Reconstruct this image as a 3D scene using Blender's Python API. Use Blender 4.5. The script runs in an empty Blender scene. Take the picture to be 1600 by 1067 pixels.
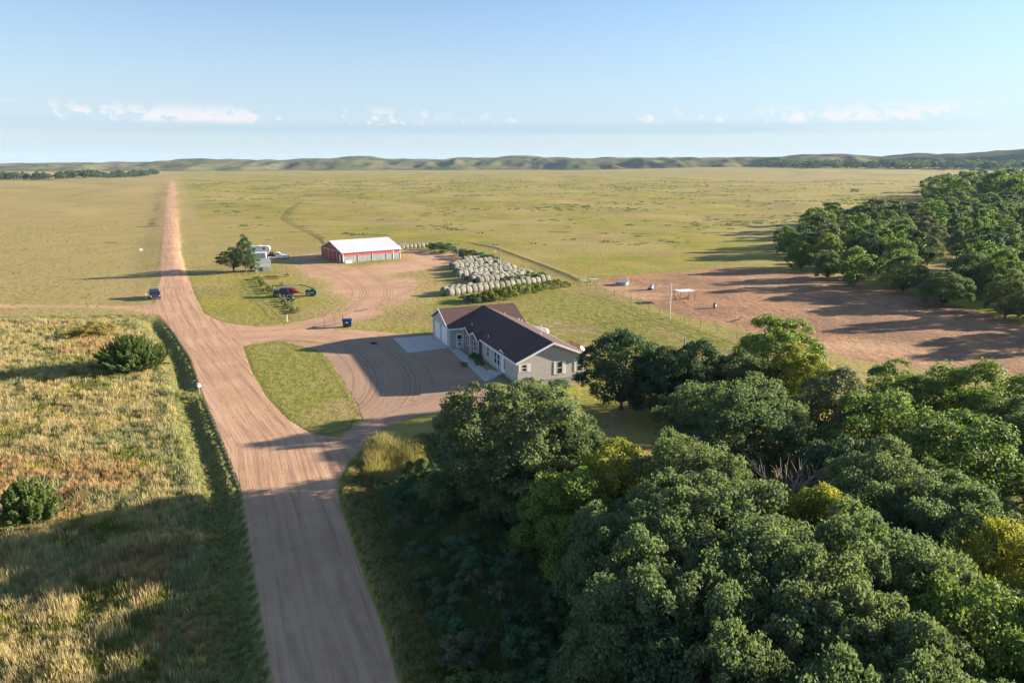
import bpy, math, random
import numpy as np
from mathutils import Vector, Matrix
random.seed(7); rng = np.random.default_rng(11)
SC = bpy.context.scene
R_ = math.radians

# ------------------------------------------------------------------ camera
F_ = 1100.0; TILT = math.atan((533.5-255)/F_); CH = 26.0
CT, ST = math.cos(TILT), math.sin(TILT)
cam = bpy.data.cameras.new('camera'); camo = bpy.data.objects.new('camera', cam)
SC.collection.objects.link(camo); SC.camera = camo
camo.location = (0, 0, CH); camo.rotation_euler = (math.pi/2-TILT, 0, 0)
cam.lens = 36*F_/1600; cam.sensor_width = 36; cam.clip_end = 30000; cam.clip_start = 0.5

# ------------------------------------------------------------------ light
SUN_EL = R_(13.5); SUN_AZ = math.atan2(0.967, 0.255)      # azimuth from +Y towards +X
SUN_V = Vector((math.sin(SUN_AZ)*math.cos(SUN_EL), math.cos(SUN_AZ)*math.cos(SUN_EL), math.sin(SUN_EL)))
sl = bpy.data.lights.new('sun', 'SUN'); slo = bpy.data.objects.new('sun', sl); SC.collection.objects.link(slo)
sl.energy = 5.0; sl.angle = R_(0.6); sl.color = (1.0, 0.84, 0.66)
slo.rotation_euler = (-SUN_V).to_track_quat('-Z', 'Y').to_euler()
W = bpy.data.worlds.new('World'); SC.world = W; W.use_nodes = True
SC.view_settings.view_transform = 'Standard'; SC.view_settings.look = 'None'
SC.view_settings.gamma = 1; SC.view_settings.exposure = 1.95; SC.view_settings.use_curve_mapping = False

def N(nt, t, **kw):
    n = nt.nodes.new(t)
    for k, v in kw.items():
        if k.startswith('i_'):
            key = k[2:]; key = int(key) if key.isdigit() else key.replace('_', ' ')
            n.inputs[key].default_value = v
        else: setattr(n, k, v)
    return n
def math_(nt, op, a, b=None, c=None, clamp=False):
    n = nt.nodes.new('ShaderNodeMath'); n.operation = op; n.use_clamp = clamp
    for i, v in enumerate((a, b, c)):
        if v is None: continue
        if isinstance(v, (int, float)): n.inputs[i].default_value = v
        else: nt.links.new(v, n.inputs[i])
    return n.outputs[0]
def mixc(nt, f, a, b, mode='MIX'):
    n = nt.nodes.new('ShaderNodeMix'); n.data_type = 'RGBA'; n.blend_type = mode
    for s, v in ((0, f), (6, a), (7, b)):
        if isinstance(v, (int, float)): n.inputs[s].default_value = v
        elif isinstance(v, tuple): n.inputs[s].default_value = (v[0], v[1], v[2], 1)
        else: nt.links.new(v, n.inputs[s])
    return n.outputs[2]
def sstep(nt, v, lo, hi, a=0.0, b=1.0):
    n = nt.nodes.new('ShaderNodeMapRange'); n.interpolation_type = 'SMOOTHSTEP'
    nt.links.new(v, n.inputs[0]); n.inputs[1].default_value = lo; n.inputs[2].default_value = hi
    n.inputs[3].default_value = a; n.inputs[4].default_value = b
    return n.outputs[0]

# sky: physical sky + small far clouds
nt = W.node_tree; nt.nodes.clear()
out = N(nt, 'ShaderNodeOutputWorld'); bg = N(nt, 'ShaderNodeBackground'); bg.inputs[1].default_value = 0.052
sky = N(nt, 'ShaderNodeTexSky', sky_type='NISHITA', sun_disc=False, sun_elevation=SUN_EL, sun_rotation=SUN_AZ,
        altitude=800.0, air_density=1.0, dust_density=0.3, ozone_density=1.5)
tc = N(nt, 'ShaderNodeTexCoord'); sep = N(nt, 'ShaderNodeSeparateXYZ'); nt.links.new(tc.outputs['Generated'], sep.inputs[0])
z = sep.outputs[2]
mp = N(nt, 'ShaderNodeMapping'); mp.inputs['Scale'].default_value = (1, 1, 1.4); nt.links.new(tc.outputs['Generated'], mp.inputs[0])
n1 = N(nt, 'ShaderNodeTexNoise', i_Scale=70.0, i_Detail=6.0, i_Roughness=0.6); nt.links.new(mp.outputs[0], n1.inputs[0])
n2 = N(nt, 'ShaderNodeTexNoise', i_Scale=4.0, i_Detail=2.0); nt.links.new(mp.outputs[0], n2.inputs[0])
band = math_(nt, 'MULTIPLY', sstep(nt, z, 0.046, 0.054), sstep(nt, z, 0.056, 0.076, 1, 0))
cl = math_(nt, 'MULTIPLY', sstep(nt, math_(nt, 'ADD', n1.outputs[0], math_(nt, 'MULTIPLY', math_(nt, 'SUBTRACT', n2.outputs[0], 0.5), 1.3)), 0.53, 0.62), band)
mp2 = N(nt, 'ShaderNodeMapping'); mp2.inputs['Scale'].default_value = (1, 1, 14); nt.links.new(tc.outputs['Generated'], mp2.inputs[0])
n3 = N(nt, 'ShaderNodeTexNoise', i_Scale=2.2, i_Detail=4.0); nt.links.new(mp2.outputs[0], n3.inputs[0])
b2 = math_(nt, 'MULTIPLY', sstep(nt, z, 0.034, 0.040), sstep(nt, z, 0.046, 0.056, 1, 0))
st = math_(nt, 'MULTIPLY', sstep(nt, n3.outputs[0], 0.30, 0.6), b2)
# thin high haze veil that pales the lower sky all the way round
veil = sstep(nt, z, -0.02, 0.26, 0.85, 0.12)
skt = mixc(nt, 1.0, sky.outputs[0], (.84, .96, 1.13), 'MULTIPLY')
c0 = mixc(nt, veil, skt, (3.0, 3.55, 4.1))
c1 = mixc(nt, math_(nt, 'MULTIPLY', st, 0.38), c0, (2.1, 2.95, 3.9))
c2 = mixc(nt, math_(nt, 'MULTIPLY', cl, 0.75), c1, (4.9, 4.7, 4.75))
nt.links.new(c2, bg.inputs[0]); nt.links.new(bg.outputs[0], out.inputs[0])

# ------------------------------------------------------------------ helpers
def gp(px, py, z=0.0):
    yp = py-533.5; zc = (CH-z)*F_/(yp*CT+F_*ST)
    return ((px-800)*zc/F_, zc*CT-yp*zc/F_*ST)
def vn(x, y, seed=0):
    x = np.asarray(x, float); y = np.asarray(y, float)
    xi = np.floor(x).astype(np.int64); yi = np.floor(y).astype(np.int64); fx = x-xi; fy = y-yi
    fx = fx*fx*(3-2*fx); fy = fy*fy*(3-2*fy)
    def hsh(a, b):
        h = (a*374761393+b*668265263+seed*1442695041) & 0x7fffffff
        h = ((h ^ (h >> 13))*1274126177) & 0x7fffffff
        return ((h ^ (h >> 16)) & 0xffff)/65535.0
    return (hsh(xi, yi)*(1-fx)+hsh(xi+1, yi)*fx)*(1-fy)+(hsh(xi, yi+1)*(1-fx)+hsh(xi+1, yi+1)*fx)*fy
def fbm(x, y, o=4, seed=0):
    s = 0; a = 1; t = 0
    for i in range(o): s = s+a*vn(x*2**i, y*2**i, seed+i*17); t += a; a *= .5
    return s/t
def ss(a, b, x):
    t = np.clip((x-a)/(b-a), 0, 1); return t*t*(3-2*t)
def seg_dist(X, Y, pts, closed=False):
    d = np.full(np.shape(X), 1e9); P = list(pts)
    n = len(P) if closed else len(P)-1
    for i in range(n):
        ax, ay = P[i]; bx, by = P[(i+1) % len(P)]
        dx, dy = bx-ax, by-ay; L = dx*dx+dy*dy+1e-9
        t = np.clip(((X-ax)*dx+(Y-ay)*dy)/L, 0, 1)
        d = np.minimum(d, np.hypot(X-ax-t*dx, Y-ay-t*dy))
    return d
def sdf(X, Y, pts):
    d = seg_dist(X, Y, pts, True); ins = np.zeros(np.shape(X), bool)
    j = len(pts)-1
    for i in range(len(pts)):
        xi, yi = pts[i]; xj, yj = pts[j]
        c = ((yi > Y) != (yj > Y)) & (X < (xj-xi)*(Y-yi)/((yj-yi) if yj != yi else 1e-9)+xi)
        ins ^= c; j = i
    return np.where(ins, -d, d)
def sidelat(X, Y, pts):     # signed distance to polyline (left negative)
    best = np.full(np.shape(X), 1e9); sg = np.zeros(np.shape(X))
    for i in range(len(pts)-1):
        ax, ay = pts[i]; bx, by = pts[i+1]
        dx, dy = bx-ax, by-ay; L = dx*dx+dy*dy+1e-9
        t = np.clip(((X-ax)*dx+(Y-ay)*dy)/L, 0, 1)
        d = np.hypot(X-ax-t*dx, Y-ay-t*dy); s = np.sign((X-ax)*dy-(Y-ay)*dx)
        m = d < best; best = np.where(m, d, best); sg = np.where(m, s, sg)
    return best*sg
px = lambda L: [gp(*p) for p in L]

# ------------------------------------------------------------------ layout lines (ground plan, metres)
ROAD_L = [(-1.0, -60)]+px([(428,1067),(405,930),(392,850),(378,768),(348,690),(320,625),(298,560),(272,520),(250,494)])
ROAD_L2 = px([(242,474),(246,460),(249,430),(252,400),(256,350),(260,310),(263,285),(265.5,275)])
ROAD_R2 = px([(271,275),(273,290),(277,330),(281,370),(284,400),(293,430),(303,460),(318,490),(345,506)])
ROAD_R1 = px([(378,541),(392,580),(415,620),(448,655),(486,678),(530,684)])
ROAD_R0 = px([(574,694),(545,720),(527,754),(530,790),(552,850),(577,922),(600,985),(622,1067)])+[(10.0, -60)]
MAIN = ROAD_L+ROAD_L2+ROAD_R2+ROAD_R1+ROAD_R0
SIDE = px([(-400,474),(0,475.5),(120,476),(200,478),(243,474),(300,500),(250,494),(215,487),(150,481.5),(0,481),(-400,480)])
DRV1 = px([(318,490),(345,503),(400,511),(440,508),(490,498),(530,489),(550,482),(565,478),(600,488),(570,500),(530,508),(520,515),(560,516),(600,519),(640,522),(610,528),(560,533),(510,536),(440,532),(400,535),(378,541),(340,520)])
COURT = px([(440,533),(500,538),(560,532),(612,526),(700,522),(800,600),(830,606),(760,628),(700,640),(640,652),(590,672),(574,694),(530,684),(545,672),(566,655),(560,632),(540,602),(518,566),(500,548)])
ISLAND = px([(379,541),(440,533),(498,547),(520,580),(546,618),(562,645),(548,672),(500,682),(470,673),(436,648),(412,616),(392,578)])
YARD = px([(455,402),(500,398),(512,414),(560,417),(640,407),(700,398),(712,408),(690,420),(640,424),(612,430),(655,440),(650,462),(600,478),(570,486),(540,488),(548,470),(520,455),(500,432),(470,420)])
YARD2 = px([(628,392),(690,393),(735,400),(706,412),(640,411)])
PADD = px([(918,443),(960,432),(1040,426),(1130,417),(1200,422),(1290,431),(1400,452),(1500,480),(1620,514),(1900,560),(1900,700),(1620,590),(1450,575),(1330,560),(1180,520),(1090,500),(1010,472),(950,455)])
LAWN = px([(650,525),(690,455),(860,450),(930,462),(1020,486),(1180,545),(1300,620),(900,640),(800,620)])
TRAIL1 = px([(470,316),(446,332),(440,342),(452,350),(478,362),(500,374),(508,384)])
TRAIL1b = px([(475,316),(452,333),(448,342),(462,350),(486,361),(508,373)])
BERM = px([(676,374),(730,378),(775,388),(812,402),(850,416),(885,430),(905,440)])
HOUSE_O = (0.7, 80.9); HA = math.atan2(.375, .927); HU = (math.cos(HA), math.sin(HA)); HV = (-HU[1], HU[0])
def hl(s, r): return (HOUSE_O[0]+s*HU[0]+r*HV[0], HOUSE_O[1]+s*HU[1]+r*HV[1])
PAD = [hl(-2.35,20.6), hl(-2.35,29.4), hl(-9.0,29.0), hl(-9.6,21.2)]
PAD = px([(614,529),(686,521.5)])+[hl(-2.4,29.2), hl(-2.4,20.3)]+px([(706,541),(637,552)])
CX = [((a[0]+b[0])/2, (a[1]+b[1])/2) for a, b in zip(px([(428,1067),(392,850),(348,690),(300,565),(262,510),(246,460),(252,400),(260,310),(265,275)]),
      px([(622,1067),(552,850),(520,690),(400,590),(340,510),(303,460),(284,400),(275,310),(271,275)]))]
CX = [(2,-40)]+CX
DRL = [px([(300,520),(360,524),(430,522),(500,512),(550,498),(585,487),(620,474),(650,458),(690,440)]), px([(520,510),(556,492),(585,470),(590,452),(560,432),(520,418),(480,408)]), px([(590,452),(625,445),(660,446)]),
       px([(420,640),(500,690),(600,660),(700,625),(790,600)]), px([(360,525),(440,520),(540,522),(600,560),(620,600),(600,640),(500,690)]),
       px([(560,490),(600,455),(560,425),(540,416)])]

def chaikin(P, n=3):
    for _ in range(n):
        Q = [P[0]]
        for a, b in zip(P[:-1], P[1:]): Q += [(a[0]*.75+b[0]*.25, a[1]*.75+b[1]*.25), (a[0]*.25+b[0]*.75, a[1]*.25+b[1]*.75)]
        P = Q+[P[-1]]
    return P
DRL = [chaikin(l) for l in DRL]
STRIP = px([(276,285),(286,285),(300,320),(318,360),(345,390),(352,398),(330,403),(288,402),(282,360),(277,310)])
SCARS = px([(245,318),(244,330)]), px([(240,341),(237,352)]), px([(246,300),(246,312)])

def hgt(X, Y):
    X = np.asarray(X, float); Y = np.asarray(Y, float)
    # left ditch of the near road
    d = sdf(X, Y, ROAD_L+[(-400, ROAD_L[-1][1]), (-400, -60)])    # >0 on the road side
    o = -d
    cross = gp(305,617); fl = 1-np.exp(-((Y-cross[1]-0.0*X)/2.2)**2)
    end = ss(ROAD_L[-1][1]+1, ROAD_L[-1][1]-9, Y)
    prof = -0.68*ss(0.25, 1.5, o)*(1-0.85*ss(1.7, 3.4, o))
    h = np.where(o > 0, prof, 0)*fl*end
    # right verge of the near road falls gently to the wood
    o2 = -sdf(X, Y, ROAD_R0+[(400, -60), (400, ROAD_R0[0][1])])
    o2 = np.where((Y < ROAD_R0[0][1]) & (o2 > 0), o2, 0)
    h = h-0.7*ss(0.6, 3.2, o2)*(1-.5*ss(4, 9, o2))*ss(ROAD_R0[0][1], ROAD_R0[0][1]-6, Y)
    # far road, cut bank on its right side
    o3 = sidelat(X, Y, ROAD_R2); m3 = ss(140, 200, Y)
    h = h+np.where(o3 > 0, 0.55*ss(0.1, 1.3, o3)*(1-ss(2.0, 14, o3)), 0)*m3*(0.6+0.8*vn(Y/30, X*0, 5))
    # ground falls beside the house
    s = (X-HOUSE_O[0])*HU[0]+(Y-HOUSE_O[1])*HU[1]; r = (X-HOUSE_O[0])*HV[0]+(Y-HOUSE_O[1])*HV[1]
    h = h-0.75*ss(1.5, 10, s)*(1-ss(14, 40, s))*ss(-12, -2, r)*(1-ss(24, 40, r))
    # paddock bank / creek hollow to the wood, rolling prairie
    roll = (fbm(X/95+3, Y/95, 3, 2)-.5)*5.0+(vn(X/31, Y/31, 9)-.5)*0.7
    dist = np.hypot(X, Y)
    far = ss(215, 520, dist)*(1-ss(2000, 2400, Y))
    rd = np.abs(sidelat(X, Y, CX)); far = far*ss(6, 60, rd)
    h = h+roll*far+(vn(X/13, Y/13, 4)-.5)*0.25*ss(60, 90, rd)
    bd = seg_dist(X, Y, BERM); h = h+0.22*np.exp(-(bd/1.1)**2)
    h = h+(vn(X/2.3, Y/2.3, 14)-.5)*0.22*ss(6, 9, o)*end
    h = h+12*ss(1300, 2400, Y)*ss(150, 800, X)
    return h
def H1(x, y): return float(hgt(np.array([x]), np.array([y]))[0])

# ------------------------------------------------------------------ object bookkeeping
def tag(o, label=None, cat=None, group=None, kind=None):
    if label: o['label'] = label
    if cat: o['category'] = cat
    if group: o['group'] = group
    if kind: o['kind'] = kind
    return o
def link(name, me, mat=None, parent=None):
    o = bpy.data.objects.new(name, me); SC.collection.objects.link(o)
    if mat is not None and me is not None and len(me.materials) == 0: me.materials.append(mat)
    if parent: o.parent = parent
    return o
def empty(name, loc, rz, label, cat, group=None, scale=1):
    o = bpy.data.objects.new(name, None); SC.collection.objects.link(o); o.empty_display_size = .3
    o.location = loc; o.rotation_euler = (0, 0, rz); o.scale = (scale,)*3 if not isinstance(scale, tuple) else scale
    return tag(o, label, cat, group)
def copy_tree(o, parent=None):
    c = o.copy(); SC.collection.objects.link(c); c.parent = parent
    if parent: c.matrix_parent_inverse = o.matrix_parent_inverse.copy()
    for ch in KIDS.get(o.name, []): copy_tree(ch, c)
    return c
KIDS = {}
class MB:
    def __init__(s): s.v = []; s.f = []
    def quadbox(s, P):      # 8 points bottom4 top4
        n = len(s.v); s.v += [tuple(p) for p in P]
        for f in ((3,2,1,0),(4,5,6,7),(0,1,5,4),(1,2,6,5),(2,3,7,6),(3,0,4,7)): s.f.append(tuple(n+i for i in f))
        return s
    def box(s, x0, x1, y0, y1, z0, z1):
        return s.quadbox([(x0,y0,z0),(x1,y0,z0),(x1,y1,z0),(x0,y1,z0),(x0,y0,z1),(x1,y0,z1),(x1,y1,z1),(x0,y1,z1)])
    def prism(s, poly, a, b, axis='y'):   # poly in the plane normal to axis, extruded a..b
        n = len(s.v); k = len(poly)
        for t in (a, b):
            for p, q in poly:
                s.v.append({'y': (p, t, q), 'x': (t, p, q), 'z': (p, q, t)}[axis])
        s.f.append(tuple(n+i for i in range(k))[::-1]); s.f.append(tuple(n+k+i for i in range(k)))
        for i in range(k): j = (i+1) % k; s.f.append((n+i, n+j, n+k+j, n+k+i))
        return s
    def tube(s, pts, r, seg=8, cap=True):
        pts = [Vector(p) for p in pts]; rr = r if isinstance(r, (list, tuple)) else [r]*len(pts)
        n = len(s.v)
        for i, p in enumerate(pts):
            d = (pts[min(i+1, len(pts)-1)]-pts[max(i-1, 0)]).normalized()
            a = d.cross(Vector((0, 0, 1)))
            if a.length < .05: a = d.cross(Vector((1, 0, 0)))
            a.normalize(); b = d.cross(a)
            for k in range(seg):
                t = 2*math.pi*k/seg; q = p+(a*math.cos(t)+b*math.sin(t))*rr[i]; s.v.append(tuple(q))
        for i in range(len(pts)-1):
            for k in range(seg):
                k2 = (k+1) % seg; s.f.append((n+i*seg+k, n+i*seg+k2, n+(i+1)*seg+k2, n+(i+1)*seg+k))
        if cap:
            s.f.append(tuple(n+k for k in range(seg))[::-1]); s.f.append(tuple(n+(len(pts)-1)*seg+k for k in range(seg)))
        return s
    def mesh(s, name, smooth=False):
        me = bpy.data.meshes.new(name); me.from_pydata(s.v, [], s.f); me.validate()
        import bmesh
        bm = bmesh.new(); bm.from_mesh(me); bmesh.ops.recalc_face_normals(bm, faces=bm.faces); bm.to_mesh(me); bm.free()
        if smooth: me.polygons.foreach_set('use_smooth', [True]*len(me.polygons))
        return me
    def build(s, name, mat, parent=None, smooth=False):
        o = link(name, s.mesh(name, smooth), mat, parent)
        if parent: KIDS.setdefault(parent.name, []).append(o)
        return o

# ------------------------------------------------------------------ materials
def mat(name, col, rough=.7, metal=0, noise=None, bump=None, spec=.5, stripe=None, var=0):
    m = bpy.data.materials.new(name); m.use_nodes = True; nt = m.node_tree; b = nt.nodes['Principled BSDF']
    b.inputs['Roughness'].default_value = rough; b.inputs['Metallic'].default_value = metal
    b.inputs['Specular IOR Level'].default_value = spec
    tc = N(nt, 'ShaderNodeTexCoord'); col4 = None
    if noise:
        sc, amt = noise
        n = N(nt, 'ShaderNodeTexNoise', i_Scale=sc, i_Detail=5.0, i_Roughness=.65); nt.links.new(tc.outputs['Object'], n.inputs[0])
        lo = tuple(c*(1-amt) for c in col); hi = tuple(min(1, c*(1+amt)) for c in col)
        c = mixc(nt, sstep(nt, n.outputs[0], .3, .7), lo, hi)
    else: c = mixc(nt, 0.0, col, col)
    if var:
        oi = N(nt, 'ShaderNodeObjectInfo')
        k = math_(nt, 'MULTIPLY_ADD', oi.outputs['Random'], 2*var, 1-var)
        cc = N(nt, 'ShaderNodeCombineXYZ')
        for i in range(3): nt.links.new(k, cc.inputs[i])
        c = mixc(nt, 1.0, c, cc.outputs[0], 'MULTIPLY')
    if stripe:      # (axis, period, darkness)
        ax, per, dk = stripe
        sp = N(nt, 'ShaderNodeSeparateXYZ'); nt.links.new(tc.outputs['Object'], sp.inputs[0])
        fr = math_(nt, 'FRACT', math_(nt, 'DIVIDE', sp.outputs[ax], per))
        line = sstep(nt, fr, 0.0, 0.22, 1, 0)
        bmp = N(nt, 'ShaderNodeBump'); bmp.inputs['Strength'].default_value = dk; bmp.inputs['Distance'].default_value = per*.3
        nt.links.new(line, bmp.inputs['Height']); nt.links.new(bmp.outputs[0], b.inputs['Normal'])
    if bump and not stripe:
        n = N(nt, 'ShaderNodeTexNoise', i_Scale=bump[0], i_Detail=4.0); nt.links.new(tc.outputs['Object'], n.inputs[0])
        bmp = N(nt, 'ShaderNodeBump'); bmp.inputs['Strength'].default_value = bump[1]; bmp.inputs['Distance'].default_value = .05
        nt.links.new(n.outputs[0], bmp.inputs['Height']); nt.links.new(bmp.outputs[0], b.inputs['Normal'])
    nt.links.new(c, b.inputs['Base Color']); return m

def ground_material():
    m = bpy.data.materials.new('prairie_ground'); m.use_nodes = True; nt = m.node_tree; L = nt.links
    b = nt.nodes['Principled BSDF']; b.inputs['Roughness'].default_value = .95; b.inputs['Specular IOR Level'].default_value = .1
    geo = N(nt, 'ShaderNodeNewGeometry'); P = geo.outputs['Position']
    def att(n): a = N(nt, 'ShaderNodeAttribute', attribute_name=n); return a.outputs['Fac']
    def noi(scale, det=4, rough=.6, mapping=None, dist=0):
        n = N(nt, 'ShaderNodeTexNoise', i_Scale=scale, i_Detail=float(det), i_Roughness=rough, i_Distortion=float(dist))
        if mapping:
            mpn = N(nt, 'ShaderNodeMapping'); mpn.inputs['Scale'].default_value = mapping; L.new(P, mpn.inputs[0]); L.new(mpn.outputs[0], n.inputs[0])
        else: L.new(P, n.inputs[0])
        return n.outputs[0]
    big = noi(.012, 5); mid = noi(.09, 5, .65, (1, .55, 1)); sm = noi(.8, 5, .7); fine = noi(5.0, 4, .7); mid2 = noi(.035, 4, .6, (.6, 1.6, 1))
    # pasture: olive, yellow green, tan
    g = mixc(nt, sstep(nt, mid, .35, .65), (.215, .215, .036), (.300, .255, .050))
    g = mixc(nt, sstep(nt, big, .44, .56), g, (.33, .270, .090))
    g = mixc(nt, math_(nt, 'MULTIPLY', sstep(nt, mid2, .48, .66), .7), g, (.27, .20, .095))
    g = mixc(nt, math_(nt, 'MULTIPLY', sstep(nt, sm, .50, .72), .55), g, (.11, .12, .042))
    g = mixc(nt, math_(nt, 'MULTIPLY', sstep(nt, noi(.30, 5, .75), .57, .66), .55), g, (.105, .105, .045))
    g = mixc(nt, math_(nt, 'MULTIPLY', sstep(nt, noi(.022, 6, .8, (1, .35, 1)), .52, .66), .6), g, (.24, .20, .11))
    g = mixc(nt, math_(nt, 'MULTIPLY', sstep(nt, noi(.05, 6, .8, (.5, 1, 1)), .54, .64), .5), g, (.37, .31, .09))
    # dry left field
    d = mixc(nt, sstep(nt, mid, .35, .62), (.37, .290, .120), (.30, .255, .085))
    d = mixc(nt, math_(nt, 'MULTIPLY', sstep(nt, mid2, .45, .62), .75), d, (.36, .262, .125))
    d = mixc(nt, math_(nt, 'MULTIPLY', sstep(nt, sm, .46, .7), .5), d, (.14, .13, .06))
    c = mixc(nt, sstep(nt, math_(nt, 'MULTIPLY_ADD', math_(nt, 'SUBTRACT', mid, .5), .8, att('dry')), .3, .7), g, d)
    # lawns, mown verges
    lw = mixc(nt, sstep(nt, sm, .4, .62), (.165, .185, .036), (.27, .235, .062))
    lw = mixc(nt, math_(nt, 'MULTIPLY', sstep(nt, mid, .5, .66), .6), lw, (.34, .24, .13))
    c = mixc(nt, sstep(nt, att('lawn'), .3, .7), c, lw)
    # low green growth in the ditches
    c = mixc(nt, math_(nt, 'MULTIPLY', sstep(nt, math_(nt, 'MULTIPLY_ADD', math_(nt, 'SUBTRACT', sm, .5), .8, att('lush')), .3, .7), .8), c, (.13, .15, .045))
    # dark scars / two-track ruts
    c = mixc(nt, math_(nt, 'MULTIPLY', sstep(nt, math_(nt, 'MULTIPLY_ADD', math_(nt, 'SUBTRACT', sm, .5), .5, att('rut')), .35, .7), .75), c, (.055, .05, .028))
    c = mixc(nt, math_(nt, 'MULTIPLY', sstep(nt, fine, .45, .75), .35), c, (.06, .06, .02))
    # trampled paddock
    p = mixc(nt, sstep(nt, mid, .38, .62), (.40, .225, .120), (.25, .150, .090))
    p = mixc(nt, sstep(nt, sm, .42, .70, 0, .7), p, (.15, .09, .065))
    p = mixc(nt, math_(nt, 'MULTIPLY', sstep(nt, mid2, .50, .64), .6), p, (.50, .33, .19))
    p = mixc(nt, math_(nt, 'MULTIPLY', sstep(nt, noi(.5, 4, .7, (1, .3, 1)), .56, .66), .6), p, (.15, .145, .06))
    pf = sstep(nt, math_(nt, 'MULTIPLY_ADD', math_(nt, 'SUBTRACT', mid, .5), .7, att('pad')), .42, .58)
    c = mixc(nt, pf, c, p)
    # dirt road
    ra = att('trA'); rw = att('trAw'); rl = att('trAl')
    cv = N(nt, 'ShaderNodeCombineXYZ'); L.new(math_(nt, 'MULTIPLY', ra, 2.1), cv.inputs[0]); L.new(math_(nt, 'MULTIPLY', rl, .05), cv.inputs[1])
    rn = N(nt, 'ShaderNodeTexNoise', i_Scale=1.0, i_Detail=5.0, i_Roughness=.7); L.new(cv.outputs[0], rn.inputs[0])
    cv2 = N(nt, 'ShaderNodeCombineXYZ'); L.new(math_(nt, 'MULTIPLY', ra, .7), cv2.inputs[0]); L.new(math_(nt, 'MULTIPLY', rl, .02), cv2.inputs[1])
    rn2 = N(nt, 'ShaderNodeTexNoise', i_Scale=1.0, i_Detail=3.0); L.new(cv2.outputs[0], rn2.inputs[0])
    rb = att('trB'); bw = att('trBw')
    cv3 = N(nt, 'ShaderNodeCombineXYZ'); L.new(math_(nt, 'MULTIPLY', rb, 2.6), cv3.inputs[0]); L.new(math_(nt, 'MULTIPLY', sm, 1.2), cv3.inputs[1])
    rn3 = N(nt, 'ShaderNodeTexNoise', i_Scale=1.0, i_Detail=4.0, i_Roughness=.7); L.new(cv3.outputs[0], rn3.inputs[0])
    t = mixc(nt, sstep(nt, noi(.15, 4), .35, .65), (.50, .315, .195), (.42, .262, .163))
    t = mixc(nt, math_(nt, 'MULTIPLY', math_(nt, 'MULTIPLY', sstep(nt, rn.outputs[0], .47, .66), rw), .55), t, (.24, .145, .105))
    t = mixc(nt, math_(nt, 'MULTIPLY', math_(nt, 'MULTIPLY', sstep(nt, rn2.outputs[0], .5, .7), rw), .5), t, (.56, .385, .265))
    t = mixc(nt, math_(nt, 'MULTIPLY', math_(nt, 'MULTIPLY', sstep(nt, rn3.outputs[0], .49, .60), bw), .8), t, (.235, .15, .11))
    t = mixc(nt, math_(nt, 'MULTIPLY', sstep(nt, noi(9, 3, .8), .5, .75), .25), t, (.25, .17, .125))
    wob = math_(nt, 'MULTIPLY', math_(nt, 'SUBTRACT', noi(.035, 2), .5), 5.0)
    wv = math_(nt, 'COSINE', math_(nt, 'MULTIPLY', math_(nt, 'ADD', ra, wob), 3.7)); brk = sstep(nt, noi(.22, 4, .7), .35, .62)
    wt = math_(nt, 'MULTIPLY', math_(nt, 'MULTIPLY', sstep(nt, wv, .35, .98), rw), brk)
    t = mixc(nt, math_(nt, 'MULTIPLY', wt, .5), t, (.27, .165, .115))
    t = mixc(nt, math_(nt, 'MULTIPLY', sstep(nt, noi(.35, 6, .8), .54, .68), .45), t, (.29, .19, .13))
    df = sstep(nt, math_(nt, 'MULTIPLY_ADD', math_(nt, 'SUBTRACT', math_(nt, 'ADD', math_(nt, 'MULTIPLY', sm, .6), math_(nt, 'MULTIPLY', mid, .4)), .5), att('edge'), att('dirt')), .40, .58)
    c = mixc(nt, df, c, t)
    # darker, browner tint over the court dirt in front of the garage
    c = mixc(nt, math_(nt, 'MULTIPLY', math_(nt, 'MULTIPLY', sstep(nt, math_(nt, 'MULTIPLY_ADD', math_(nt, 'SUBTRACT', sm, .5), .5, att('court')), .3, .7), .42), df), c, (.20, .155, .13))
    L.new(c, b.inputs['Base Color'])
    # relief
    hb = math_(nt, 'SUBTRACT', math_(nt, 'ADD', math_(nt, 'MULTIPLY', fine, .06), math_(nt, 'MULTIPLY', sm, .30)), .18)
    gr = math_(nt, 'MULTIPLY', hb, math_(nt, 'MULTIPLY_ADD', df, -.9, 1.0))
    tr = math_(nt, 'ADD', math_(nt, 'MULTIPLY', math_(nt, 'MULTIPLY', rn.outputs[0], rw), .055), math_(nt, 'MULTIPLY', math_(nt, 'MULTIPLY', rn3.outputs[0], bw), .06))
    bmp = N(nt, 'ShaderNodeBump'); bmp.inputs['Strength'].default_value = .9; bmp.inputs['Distance'].default_value = 1.0
    L.new(math_(nt, 'ADD', gr, math_(nt, 'MULTIPLY', tr, df)), bmp.inputs['Height']); L.new(bmp.outputs[0], b.inputs['Normal'])
    return m
GM = ground_material()

# ------------------------------------------------------------------ ground sheet, split by what covers it
def axis(parts):
    o = []
    for a, b, st in parts:
        n = max(1, int(round((b-a)/st))); o += list(np.linspace(a, b, n, endpoint=False))
    return np.array(o+[parts[-1][1]])
xs = axis([(-9000,-3000,500),(-3000,-1200,60),(-1200,-500,14),(-500,-160,4),(-160,-75,1.4),(-75,20,.5),(20,110,.8),(110,320,4),(320,1400,18),(1400,3000,80),(3000,9000,500)])
ys = axis([(-600,-60,40),(-60,20,4),(20,130,.5),(130,235,.8),(235,420,2.5),(420,1000,8),(1000,2700,22),(2700,9000,350)])
GX, GY = np.meshgrid(xs, ys); fx, fy = GX.ravel(), GY.ravel()
GZ = hgt(fx, fy)
s_main = sdf(fx, fy, MAIN); s_side = sdf(fx, fy, SIDE); s_d1 = sdf(fx, fy, DRV1); s_ct = sdf(fx, fy, COURT)
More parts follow.
